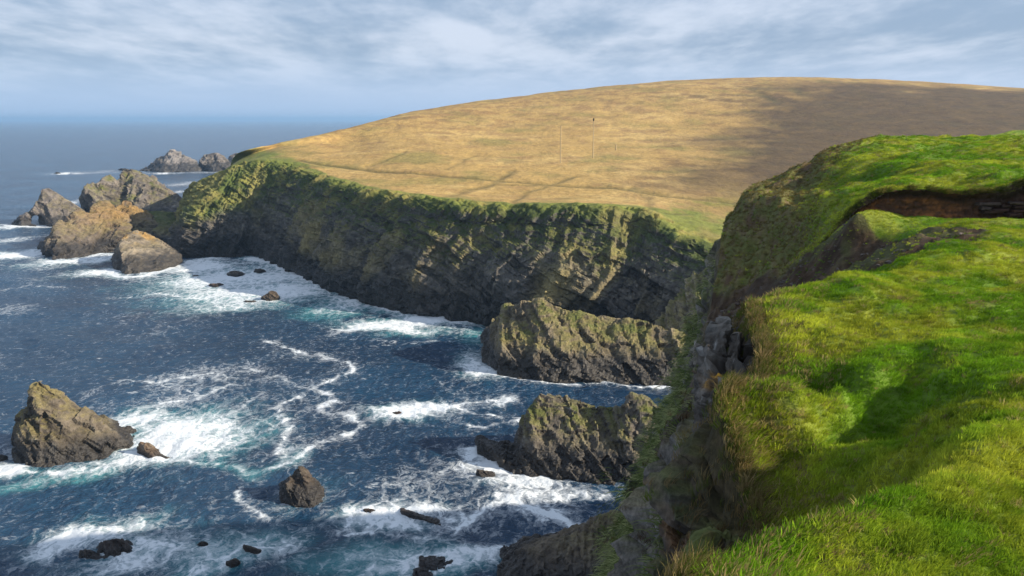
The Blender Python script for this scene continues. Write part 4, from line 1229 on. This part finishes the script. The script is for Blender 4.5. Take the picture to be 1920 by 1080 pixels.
# ================================================================== PEAT BANK, STONES
def build_bank():
    """the face of bare peat where the upper turf ends, with its stone courses"""
    xs = np.linspace(13.9, 26.5, 420)
    by, bh = np.interp(xs, bank_x, bank_y), np.interp(xs, bank_x, bank_h)
    it = np.linspace(0, 1, 34)
    Rn, Cn = len(it), len(xs)
    base = np.array([near_z(x, y - 0.32) for x, y in zip(xs, by)])
    topz = np.array([near_z(x, y + 0.45) for x, y in zip(xs, by)])
    XX = np.repeat(xs[None], Rn, 0)
    ZZ = base[None] - 0.12 + it[:, None] * (topz - base + 0.10)[None]
    # hollowed in the middle, a lip of turf above
    prof = -0.30 + 0.22 * np.sin(np.clip(it, 0, 1) * math.pi) ** 0.8
    prof[it > 0.8] -= 0.20 * sstep(0.8, 1.0, it[it > 0.8])
    YY = by[None] + prof[:, None] * np.clip(bh / 1.0, 0.3, 1.1)[None]
    P = np.stack([XX.ravel(), YY.ravel(), ZZ.ravel()], 1)
    lay = 0.55 * fbm(P * (0.8, 0.8, 4.0), 1.2, 3) + 0.75 * fbm(P, 2.4, 5, 0.62, off=15)
    P[:, 1] += -0.16 * lay - 0.16 * fbm(P, 1.4, 4, off=3) - 0.12 * ridged(P, 4.0, 3)
    c = lerp(np.tile(np.array((0.085, 0.042, 0.024)), (len(P), 1)), np.array((0.27, 0.105, 0.032)), sstep(-0.1, 0.45, lay + 0.6 * fbm(P, 0.7, 3, off=6)) * (1 - sstep(18, 20, P[:, 0])) * 1.0)
    c = lerp(c, np.array((0.15, 0.09, 0.07)), 0.6 * sstep(17.5, 20, P[:, 0]) * sstep(-0.2, 0.3, lay))
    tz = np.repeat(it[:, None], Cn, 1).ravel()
    c = lerp(c, np.array((0.020, 0.013, 0.010)), 0.7 * sstep(0.62, 0.8, tz + 0.1 * lay))  # shade under the overhanging turf lip, painted into the peat
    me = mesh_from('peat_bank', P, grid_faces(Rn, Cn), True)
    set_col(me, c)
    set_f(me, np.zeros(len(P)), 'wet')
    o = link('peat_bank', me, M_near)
    tag(o, 'bare dark brown peat bank under an overhanging turf edge', 'peat bank', kind='thing')
    # courses of reddish stone in the eastern end
    mats = []
    for k, c3 in enumerate(((0.060, 0.032, 0.025), (0.075, 0.052, 0.045), (0.045, 0.025, 0.019))):
        mats.append(stone_mat('bank_stone', c3))
    protos = []
    for k in range(6):
        bm = bmesh.new()
        r = random.Random(40 + k)
        pts = [(sx * (0.5 + r.uniform(-.06, .05)), sy * 0.5, sz * (0.5 + r.uniform(-.12, .05))) for sx in (-1, 1) for sy in (-1, 1) for sz in (-1, 1)]
        pts += [(r.uniform(-.2, .2), -0.60, r.uniform(-.2, .2))]
        hull_into(bm, pts)
        me = bpy.data.meshes.new('stone_slab')
        bm.to_mesh(me)
        bm.free()
        me.materials.append(mats[k % 3])
        protos.append(me)
    r = random.Random(5)
    for row in range(5):
        x = 19.0 + r.uniform(-0.3, 0.5) + (0.9 if row in (0, 4) else 0)
        while x < 25.5:
            wd = r.uniform(0.35, 0.95)
            if r.random() < 0.86:
                xm = x + wd / 2
                y = np.interp(xm, bank_x, bank_y)
                z0 = near_z(xm, y - 0.32) + 0.16 + row * 0.165
                so = bpy.data.objects.new('stone_slab', protos[r.randrange(6)])
                COL.objects.link(so)
                so.parent = o
                so.location = (xm, y - 0.30 + r.uniform(-0.05, 0.05) + 0.02 * row, z0)
                so.scale = (wd * 0.96, 0.5, r.uniform(0.11, 0.15))
                so.rotation_euler = (r.uniform(-.1, .1), r.uniform(-.09, .09), r.uniform(-.16, .16) + math.atan2(-1, 9))
            x += wd + 0.02
    return o


def stone_mat(name, c3):
    m, t = new_mat(name)
    geo = t.n('ShaderNodeNewGeometry')
    n1 = t.noise(geo.outputs['Position'], 6.0, 5, 0.65).outputs['Fac']
    c = t.vmath('SCALE', c3, s=t.ramp(n1, 0.3, 0.7, 0.6, 1.45, smooth=False))
    bp = t.n('ShaderNodeBump', {'Height': n1, 'Strength': 0.6, 'Distance': 0.06})
    pr = t.n('ShaderNodeBsdfPrincipled', {'Base Color': c, 'Roughness': 0.9, 'Normal': bp.outputs[0], 'Specular IOR Level': 0.2})
    t.n('ShaderNodeOutputMaterial', {'Surface': pr.outputs[0]})
    return m


_Xn = near['X'][:, :near['nt']]
_ysn = _Xn[:, 0, 1]


def near_z(x, y):
    i = int(np.clip(np.searchsorted(_ysn, y), 1, len(_ysn) - 2))
    row = _Xn[i]
    k = np.argmin(np.abs(row[:, 0] - x))
    return float(row[k, 2])


build_bank()


# ================================================================== GRASS
def blade_mesh(name, nb, spread, length, width, lean, droop, seed, segs=3):
    r = random.Random(seed)
    V, F = [], []
    for _ in range(nb):
        a, rad = r.uniform(0, 2 * math.pi), spread * math.sqrt(r.random())
        bx, by = rad * math.cos(a), rad * math.sin(a)
        ln = length * r.uniform(0.55, 1.15)
        yaw = r.uniform(0, 2 * math.pi)
        ox, oy = math.cos(a) * r.uniform(0.0, 0.5) + lean * r.uniform(0.5, 1.3), math.sin(a) * r.uniform(0.0, 0.5)
        wx, wy = math.cos(yaw) * width / 2, math.sin(yaw) * width / 2
        i0 = len(V)
        for k in range(segs + 1):
            f = k / segs
            cx = bx + ox * ln * f ** 1.6
            cy = by + oy * ln * f ** 1.6
            cz = ln * (f - droop * f ** 2.2)
            if k == segs:
                V.append((cx, cy, cz))
            else:
                tw = 1 - 0.55 * f
                V.append((cx - wx * tw, cy - wy * tw, cz))
                V.append((cx + wx * tw, cy + wy * tw, cz))
        for k in range(segs - 1):
            b = i0 + 2 * k
            F.append((b, b + 1, b + 3))
            F.append((b, b + 3, b + 2))
        b = i0 + 2 * (segs - 1)
        F.append((b, b + 1, b + 2))
    me = mesh_from(name, np.array(V), np.array(F), True)
    return me


def grass_mat(name):
    m, t = new_mat(name)
    tint = t.n('ShaderNodeAttribute', attribute_name='tint', attribute_type='INSTANCER').outputs['Color']
    oi = t.n('ShaderNodeObjectInfo')
    v = t.ramp(oi.outputs['Random'], 0, 1, 0.72, 1.28, smooth=False)
    c = t.vmath('SCALE', tint, s=v)
    df = t.n('ShaderNodeBsdfDiffuse', {'Color': c})
    tr = t.n('ShaderNodeBsdfTranslucent', {'Color': c})
    mx = t.n('ShaderNodeMixShader', {0: 0.38, 1: df.outputs[0], 2: tr.outputs[0]})
    t.n('ShaderNodeOutputMaterial', {'Surface': mx.outputs[0]})
    return m


M_grass = grass_mat('grass_blades')


def scatter(name, pts, rot, scl, tint, meshes, label):
    me = bpy.data.meshes.new(name)
    me.vertices.add(len(pts))
    me.vertices.foreach_set('co', pts.astype(np.float32).ravel())
    a = me.attributes.new('rot', 'FLOAT_VECTOR', 'POINT')
    a.data.foreach_set('vector', rot.astype(np.float32).ravel())
    a = me.attributes.new('scl', 'FLOAT_VECTOR', 'POINT')
    a.data.foreach_set('vector', scl.astype(np.float32).ravel())
    a = me.attributes.new('tint', 'FLOAT_VECTOR', 'POINT')
    a.data.foreach_set('vector', tint.astype(np.float32).ravel())
    me.update()
    o = link(name, me)
    src = bpy.data.collections.new(name + '_tufts')
    for m_ in meshes:
        m_.materials.append(M_grass)
        so = bpy.data.objects.new('tuft', m_)
        src.objects.link(so)
    ng = bpy.data.node_groups.new(name, 'GeometryNodeTree')
    ng.interface.new_socket('Geometry', in_out='INPUT', socket_type='NodeSocketGeometry')
    ng.interface.new_socket('Geometry', in_out='OUTPUT', socket_type='NodeSocketGeometry')
    t = NT(ng)
    gi, go = t.n('NodeGroupInput'), t.n('NodeGroupOutput')
    ci = t.n('GeometryNodeCollectionInfo')
    ci.inputs['Collection'].default_value = src
    ci.inputs['Separate Children'].default_value = True
    ra = t.n('GeometryNodeInputNamedAttribute', data_type='FLOAT_VECTOR')
    ra.inputs['Name'].default_value = 'rot'
    sa = t.n('GeometryNodeInputNamedAttribute', data_type='FLOAT_VECTOR')
    sa.inputs['Name'].default_value = 'scl'
    ip = t.n('GeometryNodeInstanceOnPoints')
    ip.inputs['Pick Instance'].default_value = True
    L = ng.links
    L.new(gi.outputs[0], ip.inputs['Points'])
    L.new(ci.outputs[0], ip.inputs['Instance'])
    L.new(ra.outputs['Attribute'], ip.inputs['Rotation'])
    L.new(sa.outputs['Attribute'], ip.inputs['Scale'])
    L.new(ip.outputs[0], go.inputs[0])
    md = o.modifiers.new('scatter', 'NODES')
    md.node_group = ng
    tag(o, label, 'grass', kind='stuff')
    return o


def build_grass():
    X, N, nt, Rr = near['X'], near['N'], near['nt'], near['R']
    # --- turf on the top
    A = X[:-1, :nt - 1]
    du, dv = X[:-1, 1:nt] - A, X[1:, :nt - 1] - A
    area = np.linalg.norm(np.cross(du, dv), axis=2)
    y, x = A[..., 1], A[..., 0]
    D = np.maximum(np.hypot(x, y), 3.0)
    vis = (y > 4.6) & (y < 76) & (x / np.maximum(y, 1) < 0.64)
    bowl = near['bowlm'][:-1, :nt - 1]
    dens = 640 * (8 / D) ** 1.25 * vis * (1 - 0.93 * bowl)
    bank = near['dbank'][:-1, :nt - 1]
    dens = dens * (1 - 0.62 * near['nosem'][:-1, :nt - 1])
    dens = dens * np.where((bank > -0.40) & (bank < 0.0) & (x > 13.3), 0.0, 1.0)
    lam = dens * area
    cnt = rng.poisson(lam)
    ii = np.repeat(np.arange(cnt.size), cnt.ravel())
    fu, fv = rng.random(len(ii)), rng.random(len(ii))
    P = A.reshape(-1, 3)[ii] + fu[:, None] * du.reshape(-1, 3)[ii] + fv[:, None] * dv.reshape(-1, 3)[ii]
    Dn = D.ravel()[ii]
    nose, lean = near['nosem'][:-1, :nt - 1].ravel()[ii], near['lean'][:-1, :nt - 1].ravel()[ii]
    n = len(P)
    a, b, c = fbm(P, 0.25, 3, off=3), fbm(P, 0.9, 4, off=7), fbm(P, 2.6, 3, off=19)
    tint = lerp(np.tile(np.array((0.145, 0.280, 0.014)), (n, 1)), np.array((0.400, 0.435, 0.038)), sstep(-0.25, 0.35, a + 0.7 * b))
    tint = lerp(tint, np.array((0.080, 0.150, 0.012)), 0.55 * sstep(0.05, 0.45, c + 0.5 * b))
    tint *= (1 + 0.55 * np.clip(fbm(P, 0.6, 2, off=51), -0.6, 0.8))[:, None]
    dry = rng.random(n) < (0.04 + 0.20 * sstep(0.15, 0.5, b - 0.3 * a) + 0.45 * nose + 0.35 * lean)
    tint[dry] = np.array((0.330, 0.265, 0.100)) * rng.uniform(0.6, 1.2, (dry.sum(), 1))
    brown = rng.random(n) < 0.86 * nose
    tint[brown] = np.array((0.175, 0.140, 0.048)) * rng.uniform(0.6, 1.3, (brown.sum(), 1))
    rot = np.stack([rng.normal(0, 0.14, n), rng.normal(0, 0.14, n), rng.normal(0.25, 0.7, n)], 1)
    nearbank = near['dbank'][:-1, :nt - 1].ravel()[ii]
    s = (1 - 0.38 * ((nearbank < 0) & (nearbank > -3.5) & (P[:, 0] > 13))) * 0.060 * (1 + Dn / 48) * rng.uniform(0.65, 1.3, n) * (1 + 0.35 * sstep(0, 0.5, c)) * (1 + 0.7 * lean + 0.15 * nose)
    scl = np.stack([s * 1.05, s * 1.05, s * rng.uniform(0.7, 1.1, n)], 1)
    turf = [blade_mesh('turf_tuft', 18, 0.62, 1.0, 0.085, 0.55, 0.30, k) for k in range(5)]
    scatter('grass', P, rot, scl, tint, turf, 'short bright green turf covering the cliff top')
    print('turf tufts', n)
    # --- long dry grass along the lip of the hollow and the edge
    Ed, De = [], []
    for k in range(14000):
        yv = rng.uniform(6.0, 21.5)
        i = int(np.clip(np.searchsorted(_ysn, yv), 1, Rr - 2))
        j = int(np.clip(nt - 1 - abs(rng.normal(0, 14)) + rng.integers(0, 10), 0, near['C'] - 1))
        if k % 3 == 0:
            j = nt + int(rng.integers(4, 58))
        p = X[i, j]
        if p[2] < CAM_H - 9:
            continue
        Ed.append(p + rng.normal(0, 0.04, 3))
    Ed = np.array(Ed)
    k = fbm(Ed, 0.7, 3, off=2)
    Ed = Ed[(k + 0.25 * rng.normal(size=len(k))) > -0.02]
    ncl = len(Ed)
    bx = rng.uniform(13.4, 26, 1500)
    by = np.interp(bx, bank_x, bank_y) + rng.normal(0.12, 0.10, 1500)
    Bp = np.array([(x_, y_, near_z(x_, y_ + 0.2) + rng.normal(-0.02, 0.05)) for x_, y_ in zip(bx, by)])
    Bp = Bp[fbm(Bp, 1.1, 2, off=4) > -0.2]
    Ed = np.concatenate([Ed, Bp])
    n = len(Ed)
    tint = lerp(np.tile(np.array((0.150, 0.120, 0.040)), (n, 1)), np.array((0.340, 0.240, 0.110)), rng.random(n) ** 1.5)
    low_ = np.clip((CAM_H - 4.6 - Ed[:, 2]) / 1.2, 0, 1)[:, None]
    tint = tint * (1 - low_) + np.array((0.115, 0.072, 0.036)) * rng.uniform(0.5, 1.5, (n, 1)) * low_
    gsel = rng.random(n) < 0.45 * (1 - 0.5 * low_[:, 0])
    tint[gsel] = np.array((0.095, 0.120, 0.020))
    rot = np.stack([rng.normal(0, 0.25, n), rng.normal(-0.35, 0.25, n), rng.normal(0, 0.8, n)], 1)
    rot[ncl:, 0] = rng.normal(1.25, 0.3, n - ncl)
    rot[ncl:, 1] = rng.normal(0, 0.3, n - ncl)
    tint[ncl:] *= np.array((0.75, 0.85, 0.6))
    s = rng.uniform(0.13, 0.30, n)
    s[ncl:] *= 1.25
    scl = np.stack([s, s, s], 1)
    dryt = [blade_mesh('dry_tuft', 16, 0.35, 1.0, 0.040, 0.55, 0.55, 60 + k, 4) for k in range(4)]
    scatter('dry_grass', Ed, rot, scl, tint, dryt, 'long straw coloured grass overhanging the cliff edge')
    # --- hanging green growth on the cliff face
    C = near['C']
    A = X[:-1, nt:-1]
    du, dv = X[:-1, nt + 1:] - A, X[1:, nt:-1] - A
    area = np.linalg.norm(np.cross(du, dv), axis=2)
    y, z = A[..., 1], A[..., 2]
    Dd = np.maximum(np.sqrt(A[..., 0] ** 2 + y ** 2 + (CAM_H - z) ** 2), 4)
    veg = near['veg'][:-1, nt:-1] ** 2 * sstep(1.0, 2.5, near['dlip'][:-1, nt:-1])
    dens = 46 * (20 / Dd) ** 1.5 * veg * (y > 5) * (y < 62) * (z > 9)
    cnt = rng.poisson(np.minimum(dens * area, 40))
    ii = np.repeat(np.arange(cnt.size), cnt.ravel())
    fu, fv = rng.random(len(ii)), rng.random(len(ii))
    P = A.reshape(-1, 3)[ii] + fu[:, None] * du.reshape(-1, 3)[ii] + fv[:, None] * dv.reshape(-1, 3)[ii]
    n = len(P)
    b = fbm(P, 0.5, 3, off=3)
    tint = lerp(np.tile(np.array((0.105, 0.140, 0.040)), (n, 1)), np.array((0.320, 0.335, 0.140)), sstep(-0.3, 0.4, b + 0.4 * rng.normal(size=n)))
    rot = np.stack([rng.normal(0, 0.3, n), rng.normal(-1.0, 0.25, n), rng.normal(0, 0.5, n)], 1)
    s = 0.17 * (1 + Dd.ravel()[ii] / 30) * rng.uniform(0.6, 1.4, n)
    scl = np.stack([s, s, s], 1)
    hang = [blade_mesh('hanging_tuft', 14, 0.7, 1.0, 0.07, -0.75, 0.35, 90 + k, 4) for k in range(4)]
    scatter('cliff_grass', P, rot, scl, tint, hang, 'dark green grass hanging in tufts down the near cliff face')
    print('cliff tufts', n)


build_grass()

# ================================================================== POLES ON THE HILL, STONES IN THE SCAR
def build_poles():
    m = stone_mat('weathered_wood', (0.40, 0.31, 0.18))
    dk = stone_mat('iron_cap', (0.03, 0.028, 0.025))
    for (px, py, top, wd, cap, label) in ((1052, 305, 236, 2.2, False, 'left one of two tall thin pale poles standing on the straw coloured hill'),
                                          (1111, 297, 226, 2.2, True, 'right one of two tall thin pale poles on the hill, with a dark cap'),
                                          (1158, 282, 271, 2.6, False, 'short pale post right of the two tall poles on the hill')):
        b = field_point(px, py)
        dep = b[1]
        tp = T(px, top, dep)
        hgt = tp[2] - b[2] + 0.6
        r = wd * dep / FPX / 2 * 0.95
        bm = bmesh.new()
        bmesh.ops.create_cone(bm, cap_ends=True, segments=10, radius1=r, radius2=r * 0.72, depth=hgt)
        bmesh.ops.translate(bm, verts=bm.verts, vec=(0, 0, hgt / 2 - 0.6))
        me = bpy.data.meshes.new('pole')
        bm.to_mesh(me)
        bm.free()
        o = link('pole', me, m)
        o.location = b
        tag(o, label, 'pole', 'poles on the hill')
        if cap:
            bm = bmesh.new()
            bmesh.ops.create_cone(bm, cap_ends=True, segments=10, radius1=r * 1.1, radius2=r * 1.5, depth=1.3)
            mc = bpy.data.meshes.new('cap')
            bm.to_mesh(mc)
            bm.free()
            co = link('cap', mc, dk, o)
            co.location = (0, 0, hgt - 0.6 + 0.4)


build_poles()


def build_stones():
    X, nt = near['X'], near['nt']
    bw = near['bowlm'][:, :nt]
    idx = np.argwhere((bw > 0.6) & (X[:, :nt, 1] > 22) & (X[:, :nt, 1] < 42))
    protos = []
    mats = [stone_mat('loose_stone', c) for c in ((0.13, 0.105, 0.09), (0.085, 0.058, 0.045), (0.28, 0.25, 0.23))]
    for k in range(6):
        r = random.Random(70 + k)
        bm = bmesh.new()
        hull_into(bm, [(r.uniform(-.5, .5), r.uniform(-.4, .4), r.uniform(-.25, .25)) for _ in range(12)])
        me = bpy.data.meshes.new('stone')
        bm.to_mesh(me)
        bm.free()
        protos.append(me)
    # the one pale stone that stands out
    p = T(1702, 466, 31.2)
    o = bpy.data.objects.new('stone', protos[0].copy())
    COL.objects.link(o)
    o.data.materials.append(mats[2])
    o.location = (p[0], p[1], near_z(p[0], p[1]) + 0.06)
    o.scale = (0.62, 0.45, 0.5)
    tag(o, 'pale grey stone lying at the upper right end of the scree scar', 'stone')
    # the rest is scree
    V, F, n0 = [], [], 0
    r = random.Random(3)
    for _ in range(1700):
        i, j = idx[r.randrange(len(idx))]
        s_ = 0.05 + 0.20 * r.random() ** 3
        ang = r.uniform(0, 6.28)
        pm = protos[r.randrange(6)]
        co = np.array([v.co for v in pm.vertices]) * s_ * np.array((1.2, 1, 1))
        ca, sa = math.cos(ang), math.sin(ang)
        co = np.stack([co[:, 0] * ca - co[:, 1] * sa, co[:, 0] * sa + co[:, 1] * ca, co[:, 2]], 1) + X[i, j] + (r.uniform(-.1, .1), r.uniform(-.1, .1), 0.02)
        V.append(co)
        for f in pm.polygons:
            vv = list(f.vertices)
            for q in range(1, len(vv) - 1):
                F.append((vv[0] + n0, vv[q] + n0, vv[q + 1] + n0))
        n0 += len(co)
    me = mesh_from('scree', np.concatenate(V), np.array(F), False)
    o = link('scree', me, mats[0])
    me.materials.append(mats[1])
    mi = np.array([(k // 20) % 3 == 0 for k in range(len(me.polygons))], dtype=np.int32)
    me.polygons.foreach_set('material_index', mi)
    tag(o, 'small loose stones and rubble in the brown scar below the peat bank', 'scree', kind='stuff')


build_stones()

# ================================================================== HAZE
def build_haze():
    bm = bmesh.new()
    bmesh.ops.create_cube(bm, size=1.0)
    me = bpy.data.meshes.new('haze')
    bm.to_mesh(me)
    bm.free()
    m, t = new_mat('sea_haze')
    vol = t.n('ShaderNodeVolumePrincipled', {'Color': (0.42, 0.68, 1.0, 1), 'Density': HAZE, 'Anisotropy': 0.2})
    t.n('ShaderNodeOutputMaterial', {'Volume': vol.outputs[0]})
    o = link('haze', me, m)
    o.scale = (90000, 90000, 132)
    o.location = (0, 0, 54)
    tag(o, 'pale sea haze over the whole bay', 'haze', kind='stuff')


HAZE = 0.00009
build_haze()
